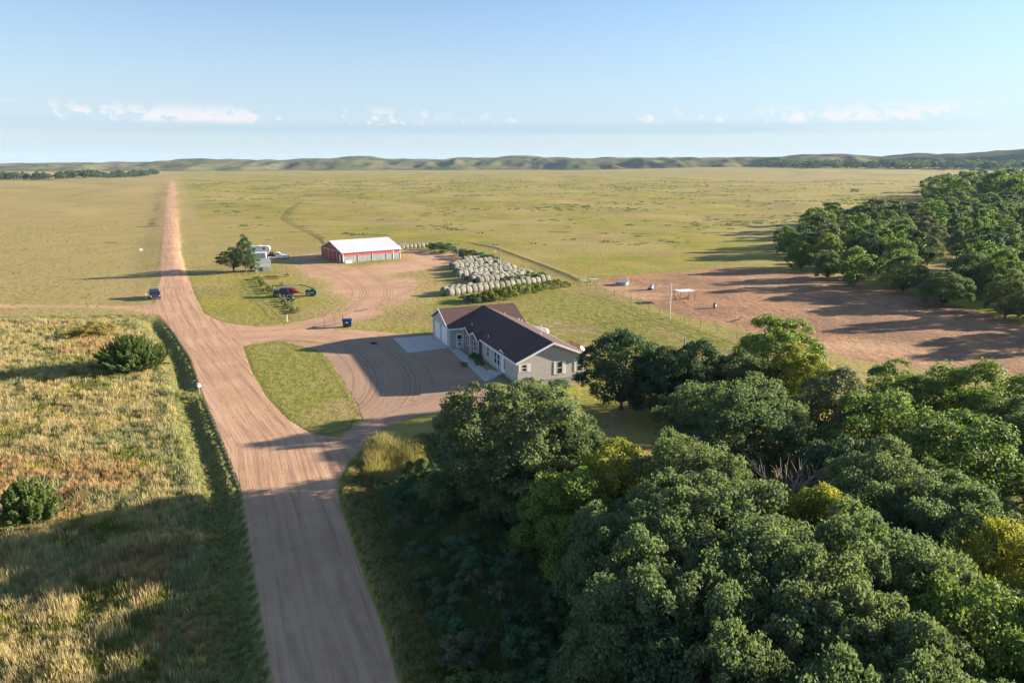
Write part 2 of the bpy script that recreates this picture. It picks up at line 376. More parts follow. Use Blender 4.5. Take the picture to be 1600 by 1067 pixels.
s_isl = sdf(fx, fy, ISLAND); s_y = sdf(fx, fy, YARD); s_y2 = sdf(fx, fy, YARD2); s_p = sdf(fx, fy, PADD); s_l = sdf(fx, fy, LAWN); s_pad = sdf(fx, fy, PAD)
# the road really leads on to the hills
soft = lambda s, w: np.clip(.5-s/w, 0, 1)
ct = np.where(s_isl < 0, 5, s_ct)
dirt = np.maximum.reduce([soft(s_main, .7), soft(s_side, 2.2)*.66, soft(np.maximum(s_d1, -s_isl), 1.6), soft(np.maximum(s_ct, -s_isl), 1.6), soft(s_y, 9)*.95, soft(s_y2, 8)*.85])
edge = np.where(s_main < 1.5, .25, np.where(np.minimum(s_d1, s_ct) < 2, .6, np.where(np.minimum(s_d1, s_ct) < 5, 2.0, 4.0)))
trA = sidelat(fx, fy, CX); trAw = 1-ss(4.0, 8, np.abs(trA))
trAl = fy*1.15
trB = np.full_like(fx, 1e9)
for l in DRL: trB = np.minimum(trB, seg_dist(fx, fy, l))
trBw = (1-ss(3.5, 7, trB))*(1-trAw*.9)
road_far = sidelat(fx, fy, CX)
side_left = (road_far < 0)
dry = np.where(side_left, .95, 0)*(.75+.25*ss(120, 60, fy))
dry = np.where((fx > 300) & (fy > 500), .5, dry)
verge = ss(0, 1, 1-np.abs(np.abs(road_far)-7)/5)*(fy > 100)
dry = np.maximum.reduce([dry, soft(sdf(fx, fy, STRIP), 8)*1.1, .8*soft(np.minimum(s_y, s_y2)-8, 22)])
lawn = np.maximum.reduce([soft(s_l, 6), soft(s_isl, 2), verge*.4, np.where((fx > -62) & (fx < -28) & (fy > 118) & (fy < 200) & ~side_left & (s_y > 14), .75, 0)*ss(8, 14, road_far)])
ditch = -sdf(fx, fy, ROAD_L+[(-400, ROAD_L[-1][1]), (-400, -60)])
lush = np.where((ditch > 0.2) & (ditch < 3.3) & (fy < 112), 1.0, 0)
o2 = -sdf(fx, fy, ROAD_R0+[(400, -60), (400, ROAD_R0[0][1])]); lush = np.maximum(lush, np.where((o2 > .3) & (fy < 60), .9, 0))
rut = np.maximum.reduce([np.exp(-(seg_dist(fx, fy, TRAIL1)/.8)**2), np.exp(-(seg_dist(fx, fy, TRAIL1b)/.6)**2), .8*np.exp(-(seg_dist(fx, fy, BERM)/1.2)**2)])
rut = np.maximum.reduce([rut]+[.75*np.exp(-(seg_dist(fx, fy, l)/2.2)**2) for l in SCARS]); mrg = np.minimum(np.abs(s_main-.35), np.where(s_isl > -2, np.abs(s_isl+.35), 9)); rut = np.maximum(rut, .62*np.exp(-(mrg/.45)**2)*(fy < 240))
rut = np.maximum(rut, np.where(fy > 230, ss(.76, .84, fbm(fx/17, fy/12, 4, 33)+.06)*.6, 0))
ATT = dict(dirt=dirt, edge=edge, trA=trA, trAw=trAw, trAl=trAl, trB=trB, trBw=trBw, dry=dry, lawn=lawn, lush=lush, rut=rut,
           pad=soft(s_p, 8), court=soft(np.maximum(s_ct, -s_isl)-1.5, 1))
nx, ny = len(xs), len(ys)
I = np.arange(nx*ny).reshape(ny, nx); Q = np.stack([I[:-1,:-1], I[:-1,1:], I[1:,1:], I[1:,:-1]], -1).reshape(-1, 4)
def cen(a): return a[Q].mean(1)
cls = np.zeros(len(Q), int)
cls[cen(s_p) < 0] = 3
cls[(cen(s_y) < 0) | (cen(s_y2) < 0) | (cen(s_d1) < 0) | (cen(s_ct) < 0)] = 2
cls[cen(s_isl) < 0] = 0
cls[cen(s_side) < 0] = 4
cls[cen(s_main) < 0] = 1
for k, (nm, lab) in enumerate([('ground', 'rolling green and tan prairie grassland'), ('dirt_road', 'long straight tan dirt road with wheel marks'),
        ('dirt_driveway', 'dirt driveway and yard between house and barn'), ('bare_paddock', 'trampled reddish bare paddock beside the wood'), ('farm_track', 'narrow dirt track leaving the road to the left')]):
    q = Q[cls == k]; u, inv = np.unique(q, return_inverse=True); q = inv.reshape(-1, 4)
    me = bpy.data.meshes.new(nm); me.vertices.add(len(u)); me.loops.add(q.size); me.polygons.add(len(q))
    me.vertices.foreach_set('co', np.stack([fx[u], fy[u], GZ[u]], -1).ravel().astype(np.float32))
    me.loops.foreach_set('vertex_index', q.ravel().astype(np.int32)); me.polygons.foreach_set('loop_start', np.arange(0, q.size, 4, dtype=np.int32))
    me.update(calc_edges=True); me.polygons.foreach_set('use_smooth', [True]*len(q))
    for an, av in ATT.items():
        a = me.attributes.new(an, 'FLOAT', 'POINT'); a.data.foreach_set('value', av[u].astype(np.float32))
    tag(link(nm, me, GM), lab, kind='structure')

# ------------------------------------------------------------------ hills on the horizon
def hills():
    th = np.radians(np.linspace(-75, 75, 700)); rr = np.concatenate([np.linspace(2350, 3700, 90), np.linspace(3760, 6500, 30)])
    T, RR = np.meshgrid(th, rr); X = np.sin(T)*RR; Y = np.cos(T)*RR
    deg = np.degrees(T); spx = 800+F_*np.tan(np.clip(T, -1.2, 1.2))/CT*1.0
    sky_y = np.interp(spx, [-200, 0, 130, 262, 400, 560, 700, 800, 900, 1000, 1200, 1500, 1600, 2200], [258, 256, 253.5, 250.5, 247, 243.5, 245.5, 242, 242.5, 241.5, 241, 238, 237, 238])
    top = CH+(255-sky_y)/F_*3150/np.cos(np.clip(T, -.9, .9))
    front = 2650+260*(fbm(deg/9, deg*0, 3, 8)-.5)*2
    ridge = fbm(X/300, Y/520, 5, 21); gul = 1-np.abs(fbm(X/170+4, Y/420, 4, 44)-.5)*2
    up = ss(0, 1, (RR-front)/520)
    h = -2+up*(top*(.72+.42*(ridge-.5)*2*.65))+up*(1-up)*4*(gul-.72)*40
    lump = ss(.5, .8, fbm(X/240+9, Y/200, 3, 77)); h = h+lump*11*ss(.1, .6, up)
    h = np.where(RR > 3760, h*.9, h)
    v = np.stack([X.ravel(), Y.ravel(), h.ravel()], -1); n, m_ = X.shape
    I = np.arange(n*m_).reshape(n, m_); q = np.stack([I[:-1,:-1], I[:-1,1:], I[1:,1:], I[1:,:-1]], -1).reshape(-1, 4)[:, ::-1]
    me = bpy.data.meshes.new('hills'); me.vertices.add(len(v)); me.loops.add(q.size); me.polygons.add(len(q))
    me.vertices.foreach_set('co', v.ravel()); me.loops.foreach_set('vertex_index', q.ravel().astype(np.int32)); me.polygons.foreach_set('loop_start', np.arange(0, q.size, 4, dtype=np.int32))
    me.update(calc_edges=True); me.polygons.foreach_set('use_smooth', [True]*len(q))
    m = bpy.data.materials.new('hill_grass'); m.use_nodes = True; nt = m.node_tree; b = nt.nodes['Principled BSDF']; b.inputs['Roughness'].default_value = 1; b.inputs['Specular IOR Level'].default_value = 0
    geo = N(nt, 'ShaderNodeNewGeometry')
    a1 = N(nt, 'ShaderNodeTexNoise', i_Scale=.006, i_Detail=6.0, i_Roughness=.6); nt.links.new(geo.outputs['Position'], a1.inputs[0])
    a2 = N(nt, 'ShaderNodeTexNoise', i_Scale=.03, i_Detail=5.0, i_Roughness=.7); nt.links.new(geo.outputs['Position'], a2.inputs[0])
    c = mixc(nt, sstep(nt, a1.outputs[0], .4, .6), (.105, .12, .05), (.165, .145, .08))
    c = mixc(nt, sstep(nt, a2.outputs[0], .52, .64, 0, .8), c, (.03, .042, .032)); nt.links.new(c, b.inputs['Base Color'])
    tag(link('hills', me, m), 'low grassy hills along the horizon', kind='structure')
hills()

# ------------------------------------------------------------------ foliage
def leafmat(name, col, var=.25, trans=.3, rough=.6, hue=.3):
    m = bpy.data.materials.new(name); m.use_nodes = True; nt = m.node_tree; nt.nodes.clear()
    o = N(nt, 'ShaderNodeOutputMaterial'); b = N(nt, 'ShaderNodeBsdfPrincipled'); b.inputs['Roughness'].default_value = rough
    b.inputs['Specular IOR Level'].default_value = .14
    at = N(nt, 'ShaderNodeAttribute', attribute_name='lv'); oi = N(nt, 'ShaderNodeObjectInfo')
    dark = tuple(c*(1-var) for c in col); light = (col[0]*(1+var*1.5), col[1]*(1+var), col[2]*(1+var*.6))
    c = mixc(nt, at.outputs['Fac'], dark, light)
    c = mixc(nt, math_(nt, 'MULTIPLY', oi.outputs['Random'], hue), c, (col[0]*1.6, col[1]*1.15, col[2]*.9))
    t = N(nt, 'ShaderNodeBsdfTranslucent'); nt.links.new(c, b.inputs['Base Color'])
    c2 = mixc(nt, 1.0, c, (1.12, 1.3, .7), 'MULTIPLY'); nt.links.new(c2, t.inputs[0])
    mx = N(nt, 'ShaderNodeMixShader'); mx.inputs[0].default_value = trans
    nt.links.new(b.outputs[0], mx.inputs[1]); nt.links.new(t.outputs[0], mx.inputs[2]); nt.links.new(mx.outputs[0], o.inputs[0])
    return m
LM = {'oak': leafmat('oak_leaves', (.128, .182, .094), trans=.4, rough=.75), 'green': leafmat('green_leaves', (.118, .192, .064), trans=.4), 'dark': leafmat('dark_leaves', (.058, .108, .058)),
      'yellow': leafmat('yellow_green_leaves', (.24, .27, .05)), 'pale': leafmat('pale_green_leaves', (.150, .225, .055)), 'grey': leafmat('grey_green_leaves', (.125, .150, .095)),
      'cedar': leafmat('cedar_needles', (.080, .130, .036), trans=.15), 'weed': leafmat('weed_leaves', (.150, .205, .065)), 'shade': leafmat('undergrowth_leaves', (.095, .185, .105), trans=.4),
      'gold': leafmat('golden_weed_leaves', (.26, .215, .06))}
BARK = mat('bark', (.13, .10, .075), .95, noise=(6, .4)); DEADB = mat('dead_branches', (.24, .19, .16), .95)

def quads(name, C, Nrm, size, asp=.75, lv=None, T=None):
    """mesh of leaf sprigs: a kite shaped face per centre C with normal Nrm"""
    n = len(C); Nrm = Nrm/np.linalg.norm(Nrm, axis=1, keepdims=True)
    if T is None: T = rng.normal(size=(n, 3))
    T = T-(T*Nrm).sum(1, keepdims=True)*Nrm; T /= np.linalg.norm(T, axis=1, keepdims=True)+1e-9; B = np.cross(Nrm, T)
    s = (size*rng.uniform(.65, 1.3, n))[:, None] if np.isscalar(size) else size[:, None]
    bend = Nrm*s*.18
    V = np.stack([C-T*s*.5+bend*0, C+B*s*asp*.5-bend+T*s*.05, C+T*s*.5, C-B*s*asp*.5-bend+T*s*.05], 1)
    me = bpy.data.meshes.new(name); me.vertices.add(4*n); me.loops.add(4*n); me.polygons.add(n)
    me.vertices.foreach_set('co', V.astype(np.float32).ravel()); me.loops.foreach_set('vertex_index', np.arange(4*n, dtype=np.int32)); me.polygons.foreach_set('loop_start', np.arange(0, 4*n, 4, dtype=np.int32))
    me.update(calc_edges=True)
    a = me.attributes.new('lv', 'FLOAT', 'FACE'); a.data.foreach_set('value', (rng.random(n) if lv is None else lv).astype(np.float32))
    return me
def sph(n, up=0.0):
    d = rng.normal(size=(n, 3)); d /= np.linalg.norm(d, axis=1, keepdims=True); d[:, 2] = d[:, 2]*(1-up)+up*np.abs(d[:, 2]); return d
def crown_mesh(name, R, H, base, nl=13, ns=13, nq=230, leaf=.22, open_=0.0, sub=.14):
    Cs, Ns, lv = [], [], []; cent = []
    zc = base+(H-base)*.42; hz = (H-zc)
    for i in range(nl):
        k = i/nl; ang = i*2.39996+rng.uniform(-.3, .3); el = math.asin(min(1, max(-.75, 1.0-1.62*k+rng.uniform(-.08, .08))))
        lr = R*rng.uniform(.17, .38)
        rad = rng.uniform(.80, 1.12)
        c = np.array([math.cos(ang)*math.cos(el)*(R-lr)*rad, math.sin(ang)*math.cos(el)*(R-lr)*rad, zc+math.sin(el)*(hz-lr*.7)*rad])
        cent.append(c)
        outd = c-np.array([0, 0, zc-hz*.5]); outd /= np.linalg.norm(outd)
        for j in range(ns):
            d = sph(1)[0]+outd*.75; d /= np.linalg.norm(d)
            sc = c+d*lr*rng.uniform(.65, 1.02)*np.array([1, 1, .8]); sr = R*sub*rng.uniform(.55, 1.4)
            m = int(nq*rng.uniform(.6, 1.3)*(1-open_))
            q = sph(m)+np.array(d)*.45+np.array([0, 0, .3]); q /= np.linalg.norm(q, axis=1, keepdims=True)
            Cs.append(sc+q*sr*(.45+.85*rng.random((m, 1))**.8)*np.array([1, 1, .8])); Ns.append(q+rng.normal(size=(m, 3))*.55)
            lv.append(np.clip(rng.uniform(.05, .95)+rng.normal(size=m)*.25, 0, 1))
    # inner fill
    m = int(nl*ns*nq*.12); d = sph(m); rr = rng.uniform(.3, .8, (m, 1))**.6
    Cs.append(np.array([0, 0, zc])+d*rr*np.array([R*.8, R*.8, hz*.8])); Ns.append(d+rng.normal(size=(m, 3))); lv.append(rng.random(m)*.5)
    return quads(name, np.concatenate(Cs), np.concatenate(Ns), leaf, lv=np.concatenate(lv)), cent
def trunk_mesh(name, cent, H, base, r):
    mb = MB(); fork = base*.75+.4
    mb.tube([(0,0,-.4),(0.05,0,.3),(.1,.05,fork*.6),(.0,.1,fork)], [r*1.5, r*1.1, r*.9, r*.8], 10)
    for c in cent:
        c = Vector(c); s = Vector((0, .1, fork*rng.uniform(.75, 1)))
        mid = s.lerp(c, .5)+Vector((rng.normal()*.3, rng.normal()*.3, -.08*c.length*rng.random()))
        mb.tube([s, mid, c], [r*.5, r*.28, r*.1], 6)
    return mb.mesh(name, True)
PROTO = {}
def proto(key, R, H, base, **kw):
    cm, cent = crown_mesh('crown_'+key, R, H, base, **kw); PROTO[key] = (cm, trunk_mesh('trunk_'+key, cent, H, base, .02*H+.05), R, H)
for i in range(4): proto('big%d' % i, 7.0, 10.0, .8, nl=38, ns=16, nq=100, leaf=.21, sub=.085)
for i in range(5): proto('med%d' % i, 4.4, 8.5, .6, nl=24, ns=13, nq=80, leaf=.20, sub=.12)
for i in range(3): proto('feather%d' % i, 4.6, 9.0, 1.5, nl=16, ns=12, nq=120, leaf=.19, open_=.25, sub=.13)
for i in range(4): proto('far%d' % i, 4.6, 9.0, .8, nl=11, ns=9, nq=42, leaf=.42, sub=.17)
for i in range(3): proto('dist%d' % i, 4.5, 8.5, .3, nl=8, ns=6, nq=14, leaf=.95, sub=.2)
for i in range(4): proto('shrub%d' % i, 1.5, 1.9, .1, nl=7, ns=7, nq=55, leaf=.15, sub=.2)
TREES = []
def tree(kind, leaf, x, y, R, H, label, cat='tree', group=None, name=None, rz=None, z=None):
    cm, tm, pR, pH = PROTO[kind]
    rz = random.uniform(0, 6.28) if rz is None else rz
    if z is None: z = H1(x, y)
    t = empty(name or 'leafy_tree', (x, y, z), rz, label, cat, group, (R/pR, R/pR*random.uniform(.92, 1.08), H/pH))
    c = bpy.data.objects.new('crown', cm); SC.collection.objects.link(c); c.parent = t
    if not cm.materials: cm.materials.append(LM['oak']); tm.materials.append(BARK)
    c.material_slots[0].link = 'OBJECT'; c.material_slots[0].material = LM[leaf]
    if kind[:4] != 'dist' and kind[:5] != 'shrub':
        k = bpy.data.objects.new('trunk', tm); SC.collection.objects.link(k); k.parent = t
    TREES.append((x, y, R)); return t
def top(pxx, pyy, Hh):      # ground point of something Hh metres tall whose top is seen there
    return gp(pxx, pyy, Hh)

NEAR = [  # px, py of crown top, height, radius, prototype, leaf, label
 (800,600,10.0,7.6,'big0','oak','huge round grey green oak in front of the house, its crown nearest the court'),
 (890,650,8.0,4.2,'big2','oak','grey green oak crown joined to the right side of the huge oak before the house'),
 (975,690,8.2,3.9,'med0','yellow','small yellow green tree beside the huge oak before the house'),
 (895,738,7.2,3.6,'med2','pale','bright green low tree at the right foot of the huge oak'),
 (978,512,9.2,4.6,'med1','dark','tall dark green tree just right of the house end'),
 (1045,548,7.6,4.2,'med3','dark','dark low crowned tree second to the right of the house'),
 (1105,540,8.0,4.3,'med4','dark','dark grey green tree in front of the lawn fence, third from the house'),
 (1160,548,7.5,4.2,'med0','oak','small grey green tree left of the yellow green tree by the paddock'),
 (1228,500,9.6,4.9,'med2','pale','tall yellow green tree standing against the bare paddock'),
 (1262,540,8.0,3.6,'med0','yellow','yellow lit tree at the right shoulder of the tall paddock tree'),
 (1168,592,9.4,6.6,'big1','oak','broad domed grey green oak behind the gap right of the house'),
 (1330,578,8.6,4.6,'med3','grey','dull grey olive tree right of the yellow green paddock tree'),
 (1412,570,8.0,4.4,'feather0','green','light green tree at the paddock edge, middle of three feathery ones'),
 (1490,575,8.5,4.8,'feather1','green','feathery green tree near the paddock edge at the far right'),
 (1565,566,9.5,5.6,'feather2','pale','spreading feathery tree with bare limbs at the right picture edge'),
 (1420,618,9.0,5.6,'feather1','green','bright mid green domed tree between the grey tree and the right edge'),
 (1540,650,9.0,5.4,'feather0','green','mid green feathery tree low at the right edge'),
 (1440,712,9.4,5.6,'big3','oak','large grey oak crown below the bright green domed tree'),
 (1340,690,7.5,3.8,'med4','dark','dark green tree in the hollow beside the dead branches'),
 (1290,752,8.9,3.4,'med1','yellow','small yellowing tree below the bare grey branches'),
 (1110,755,9.6,6.0,'big0','oak','large grey green oak in the middle of the near wood'),
 (1085,680,9.2,4.6,'big1','oak','grey green oak crown in the gap left of the bare grey branches'),
 (1240,820,9.6,5.4,'big2','oak','oak crown below the small yellowing tree'),
 (1020,792,9.2,4.8,'big3','oak','oak crown at the left edge of the near wood'),
 (1390,815,9.6,5.2,'big1','oak','oak crown right of centre in the near wood'),
 (1540,760,9.0,4.8,'big0','oak','oak crown by the right edge above the yellow tree'),
 (1590,822,8.6,2.6,'med2','yellow','bright yellow green tree cut by the right picture edge'),
 (1500,860,9.4,4.4,'big2','oak','oak crown left of the yellow tree at the right edge'),
 (1130,890,9.6,4.6,'big1','oak','oak crown in the lower middle of the near wood'),
 (1010,900,8.6,3.6,'med3','oak','shaded oak crown hanging over the dark undergrowth'),
 (1290,930,9.8,4.4,'big3','oak','oak crown near the bottom edge below the middle oaks'),
 (1420,950,9.8,4.0,'big0','oak','oak crown near the bottom edge, right of middle'),
 (1580,930,9.2,3.4,'med4','pale','olive yellow crown near the lower right corner'),
 (1180,1010,9.4,3.6,'big2','oak','oak crown touching the bottom picture edge'),
 (1350,1040,9.8,3.6,'big1','oak','lowest oak crown at the bottom picture edge'),
 (1520,1030,9.8,3.8,'big3','oak','oak crown in the lower right corner of the picture'),
 (1060,1010,8.4,3.0,'med1','dark','dark tree at the bottom edge beside the shaded undergrowth'),
]
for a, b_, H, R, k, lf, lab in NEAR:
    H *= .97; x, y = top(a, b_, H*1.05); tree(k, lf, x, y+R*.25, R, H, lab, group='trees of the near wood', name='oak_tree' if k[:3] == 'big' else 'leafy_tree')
# the same wood goes on outside the frame to the right (its shadows reach the road)
for i, (x, y) in enumerate([(24,22),(33,30),(38,40),(43,52),(50,60),(16,17),(27,12),(40,22),(8,12),(14,27)]):
    tree(['big0','big1','big2','big3'][i % 4], 'oak', x, y, random.uniform(4.2, 5.4), random.uniform(8, 9) if y > 50 else 9.8, 'oak of the near wood standing outside the right picture edge', group='oaks beyond the right picture edge', name='oak_tree')
# bare grey crown among the oaks
def dead_tree():
    x, y = top(1235, 722, 8.0)
    t = empty('dead_tree', (x, y, H1(x, y)), 0, 'bare grey brown twiggy tree among the green oaks', 'tree')
    mb = MB(); mb.tube([(0,0,-.3),(0,0,3),(.2,0,5)], [.25,.18,.1], 8)
    for i in range(60):
        a = i*2.4; e = random.uniform(.3, 1.2); L = random.uniform(2.2, 3.6); s = Vector((0, 0, random.uniform(3, 5.4)))
        d = Vector((math.cos(a)*math.cos(e), math.sin(a)*math.cos(e), math.sin(e))); q = s+d*L
        mb.tube([s, s.lerp(q, .5)+Vector((0,0,.15)), q], [.06,.04,.015], 4)
        for j in range(9):
            p = s.lerp(q, random.uniform(.3, 1)); e2 = p+(d+Vector((random.uniform(-1,1), random.uniform(-1,1), random.uniform(-.4,1)))*.8)*random.uniform(.4, .9)
            mb.tube([p, e2], [.022, .008], 3, False)
    o = mb.build('branches', DEADB, t); o['kind'] = 'stuff'
dead_tree()

# wood beyond the paddock, one tree at a time
WOOD = px([(1212,422),(1290,437),(1400,462),(1500,492),(1600,520),(1750,560),(1900,540)])+[(260,150),(420,330),(640,560),(1100,1200)]+px([(1600,279),(1500,290),(1445,306),(1440,340),(1310,347),(1255,362),(1212,388)])
def poisson(poly, rfun, n, seed, vis=True):
    r = np.random.default_rng(seed); P = np.array(poly); lo, hi = P.min(0), P.max(0); out = []
    cand = r.uniform(lo, hi, (n, 2)); ok = sdf(cand[:, 0], cand[:, 1], poly) < 0; cand = cand[ok]
    cand = cand[np.argsort(cand[:, 1])]
    for x, y in cand:
        if vis and abs(x) > y*.80+6: continue
        R = rfun(x, y)
        if all((x-a)**2+(y-b)**2 > (R)**2 for a, b in out[-90:]): out.append((x, y))
    return out
wl = ['dark','green','oak','green','pale','grey','green','oak','dark','green']
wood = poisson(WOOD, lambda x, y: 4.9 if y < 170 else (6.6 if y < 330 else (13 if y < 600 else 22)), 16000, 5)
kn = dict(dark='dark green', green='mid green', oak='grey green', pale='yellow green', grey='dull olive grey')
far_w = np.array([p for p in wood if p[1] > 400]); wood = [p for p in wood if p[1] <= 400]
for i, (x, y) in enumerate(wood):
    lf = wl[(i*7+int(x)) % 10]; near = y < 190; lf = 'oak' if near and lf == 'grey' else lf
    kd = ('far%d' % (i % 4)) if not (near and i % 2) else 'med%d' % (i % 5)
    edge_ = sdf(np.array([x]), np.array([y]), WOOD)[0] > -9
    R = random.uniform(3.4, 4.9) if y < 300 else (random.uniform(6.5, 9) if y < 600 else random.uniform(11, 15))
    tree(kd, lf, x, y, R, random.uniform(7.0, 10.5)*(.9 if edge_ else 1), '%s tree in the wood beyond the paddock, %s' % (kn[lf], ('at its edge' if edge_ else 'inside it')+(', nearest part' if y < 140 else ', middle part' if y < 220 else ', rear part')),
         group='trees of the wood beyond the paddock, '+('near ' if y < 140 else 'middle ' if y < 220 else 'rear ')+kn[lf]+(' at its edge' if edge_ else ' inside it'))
print('wood', len(wood))
# lone small trees on the prairie beyond the wood
for i, (a, b_) in enumerate([(1432,304),(1450,298),(1470,271),(1490,266),(1524,266),(1543,266),(1558,271),(1520,272),(1565,268),(1335,300),(1222,268)]):
    x, y = gp(a, b_); s = y/300
    tree('dist%d' % (i % 3), 'dark', x, y, min(9, 1.6*s), min(8, 1.5*s), 'small dark tree standing alone on the far prairie', group='lone trees on the far prairie', name='small_tree', cat='tree')
# far tree lines
def treeline(pts, n, lab, grp, hgt_=(8, 11), rad=(6, 9), leaf=('dark',), jit=18):
    P = [np.array(gp(*p)) for p in pts]
    for i in range(n):
        t = i/(n-1)*(len(P)-1)*.9999; k = int(t); p = P[k]*(1-t+k)+P[k+1]*(t-k)+rng.normal(size=2)*np.array([jit*.3, jit])
        tree('dist%d' % (i % 3), leaf[i % len(leaf)], p[0], p[1], random.uniform(*rad), random.uniform(*hgt_), lab, group=grp, name='distant_tree')
treeline([(-40,281),(60,280.5),(140,279.5),(200,277),(242,273.5)], 85, 'dark tree in the shelter belt left of the far road', 'trees of the shelter belt left of the road', jit=14, rad=(5.5, 8.5), hgt_=(9, 13))
treeline([(1205,268),(1300,268.5),(1400,269),(1500,269.5),(1620,270)], 120, 'dark tree in the long tree line at the foot of the right hills', 'trees of the tree line below the right hills', hgt_=(17, 24), rad=(14, 22), leaf=('dark','dark','green'), jit=70)
treeline([(762,262.5),(830,263)], 14, 'tiny dark tree in the row at the foot of the middle hills', 'trees of the tiny far row', hgt_=(4, 6), rad=(9, 12), jit=10)

# bushes and the pair of trees by the shed
x, y = top(380, 370, 8.8); tree('feather0', 'dark', x, y, 2.3, 8.8, 'taller narrow dark tree beside the white trailers', name='leafy_tree')
x, y = gp(366, 424); tree('feather1', 'dark', x, y, 4.2, 5.6, 'lower wide dark tree between the road and the small shed', name='leafy_tree')
x, y = gp(393, 424); tree('feather2', 'shade', x, y, 2.4, 4.0, 'small dark tree touching the left end of the small shed', name='leafy_tree')
for i, (a, b_, R, H, lf) in enumerate([(690,393,3.6,2.6,'dark'),(700,396,3.2,2.2,'shade'),(722,400,2.6,1.9,'dark'),(735,404,3.0,2.2,'dark'),(750,407,2.6,2.0,'shade'),(764,409,2.4,1.8,'dark'),(676,390,2.4,2.0,'dark')]):
    x, y = gp(a, b_); tree('shrub%d' % (i % 4), lf, x, y, R, H, 'low dark bush in the strip behind the hay bales', 'bush', 'dark bushes behind the hay bales', 'bush')
wd = [(726,469,1.5,.9),(738,471,1.8,1.2),(748,473,1.8,1.4),(760,471,2,1.9),(772,470,2.1,2.1),(784,469,2.0,2.0),(796,467,2.2,2.2),(808,464,2.2,2.2),(820,461,2,1.9),(833,458,1.9,1.8),(845,456,1.8,1.7),(858,453,1.8,1.7),(870,450,1.8,1.5),(884,449,1.6,1.1)]
for i, (a, b_, R, H) in enumerate(wd):
    x, y = gp(a, b_); tree('shrub%d' % (i % 4), 'weed' if i > 2 else 'shade', x, y, R*.85, H*1.15, 'tall green weed clump in front of the long bale row', 'weeds', 'weed clumps before the long bale row', 'weed_clump')
for i, (a, b_) in enumerate([(790,444),(799,443),(812,441),(823,440),(835,438),(846,437)]):
    x, y = gp(a, b_); tree('shrub%d' % (i % 4), 'weed', x, y, 1.6, 1.7, 'green weed clump between the bale stacks and the long row', 'weeds', 'weed clumps between the bale rows', 'weed_clump')
for i in range(16):
    t = i/15; a, b_ = 402+t*62, 437+t*52
    x, y = gp(a+random.uniform(-3, 3), b_); tree('shrub%d' % (i % 4), 'weed', x, y, random.uniform(.6, 1.1), random.uniform(.4, .9), 'green weed clump along the machinery fence', 'weeds', 'weed clumps along the machinery fence', 'weed_clump')
for i, (a, b_, R, H, lf, lab) in enumerate([(742,562,.9,.9,'shade','dark flower bed shrub beside the garage side door'),(748,570,.7,.6,'shade','small shrub at the foot of the brown bay'),(875,603,1.5,.9,'shade','dark shrub at the foot of the end wall below the windows'),
        (725,572,.6,.5,'weed','small bright shrub by the walk'),]):
    x, y = gp(a, b_); tree('shrub%d' % (i % 4), lf, x, y, R, H, lab, 'shrub', name='shrub')
# goldenrod thickets in the left field
for i, (a, b_, R, H) in enumerate([(145,524,2.6,1.5),(120,528,1.8,1.0),(165,520,1.8,1.2)]):
    x, y = gp(a, b_); tree('shrub%d' % i, 'gold', x, y, R, H, 'yellow green low thicket in the left field above the wide cedar', 'bush', 'yellow thicket in the left field', 'bush')

# spreading cedars
def cedar(name, x, y, R, H, lab, n=60):
    """juniper: many plume shaped boughs, each a feathered cone of needle sprays"""
    t = empty(name, (x, y, H1(x, y)), 0, lab, 'cedar bush'); Cs, Ns, Ts, sz, lv = [], [], [], [], []
    br = MB()
    for i in range(n):
        a = i*2.39996+random.uniform(-.25, .25); e = 1.45*(1-(i+.5)/n)**.8+.06
        e = max(.04, e+random.uniform(-.1, .1))
        k_ = random.uniform(.72, 1.08)
        tip = np.array([math.cos(a)*math.cos(e)*R, math.sin(a)*math.cos(e)*R, .35+math.sin(e)*(H-.35)])*k_
        s0_ = random.uniform(.1, .6); tip = tip+rng.normal(size=3)*np.array([.22, .22, .12])*R*.3; tip[2] = max(.25, tip[2]); st = np.array([tip[0]*s0_, tip[1]*s0_, .15+tip[2]*s0_*.55])+rng.normal(size=3)*.12*R*.3; ctl = (st+tip)/2*np.array([1.12, 1.12, .78])+rng.normal(size=3)*.22*np.array([1, 1, .6])
        if i % 2 == 0: br.tube([tuple(st), tuple(ctl), tuple(tip*.9)], [.07, .04, .01], 4, False)
        L = np.linalg.norm(tip-st); m = int(300*(L/3)**1.2)+60
        k = rng.uniform(.12, 1.0, m)[:, None]
        p = (1-k)**2*st+2*k*(1-k)*ctl+k*k*tip; d = 2*(1-k)*(ctl-st)+2*k*(tip-ctl); d /= np.linalg.norm(d, axis=1, keepdims=True)
        w_ = (.16*L*(1-k)**.55+.06)
        off = rng.normal(size=(m, 3)); off -= (off*d).sum(1, keepdims=True)*d; off /= np.linalg.norm(off, axis=1, keepdims=True)+1e-9
        off[:, 2] = np.abs(off[:, 2])*.7+off[:, 2]*.3
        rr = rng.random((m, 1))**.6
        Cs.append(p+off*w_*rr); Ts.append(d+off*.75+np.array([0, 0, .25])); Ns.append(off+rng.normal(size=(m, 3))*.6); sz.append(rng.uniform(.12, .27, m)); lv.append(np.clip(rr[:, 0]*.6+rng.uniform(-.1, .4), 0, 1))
    me = quads('foliage', np.concatenate(Cs), np.concatenate(Ns), np.concatenate(sz), .34, T=np.concatenate(Ts), lv=np.concatenate(lv))
    link('foliage', me, LM['cedar'], t); br.build('stem', BARK, t)
x, y = gp(198, 580); cedar('cedar_bush', x, y+1.5, 4.7, 4.3, 'wide spreading dark green cedar in the left field above the mailbox', 330)
x, y = gp(40, 826); cedar('cedar_bush', x-.2, y+1.0, 2.2, 3.4, 'pointed bright green cedar at the left picture edge', 170)

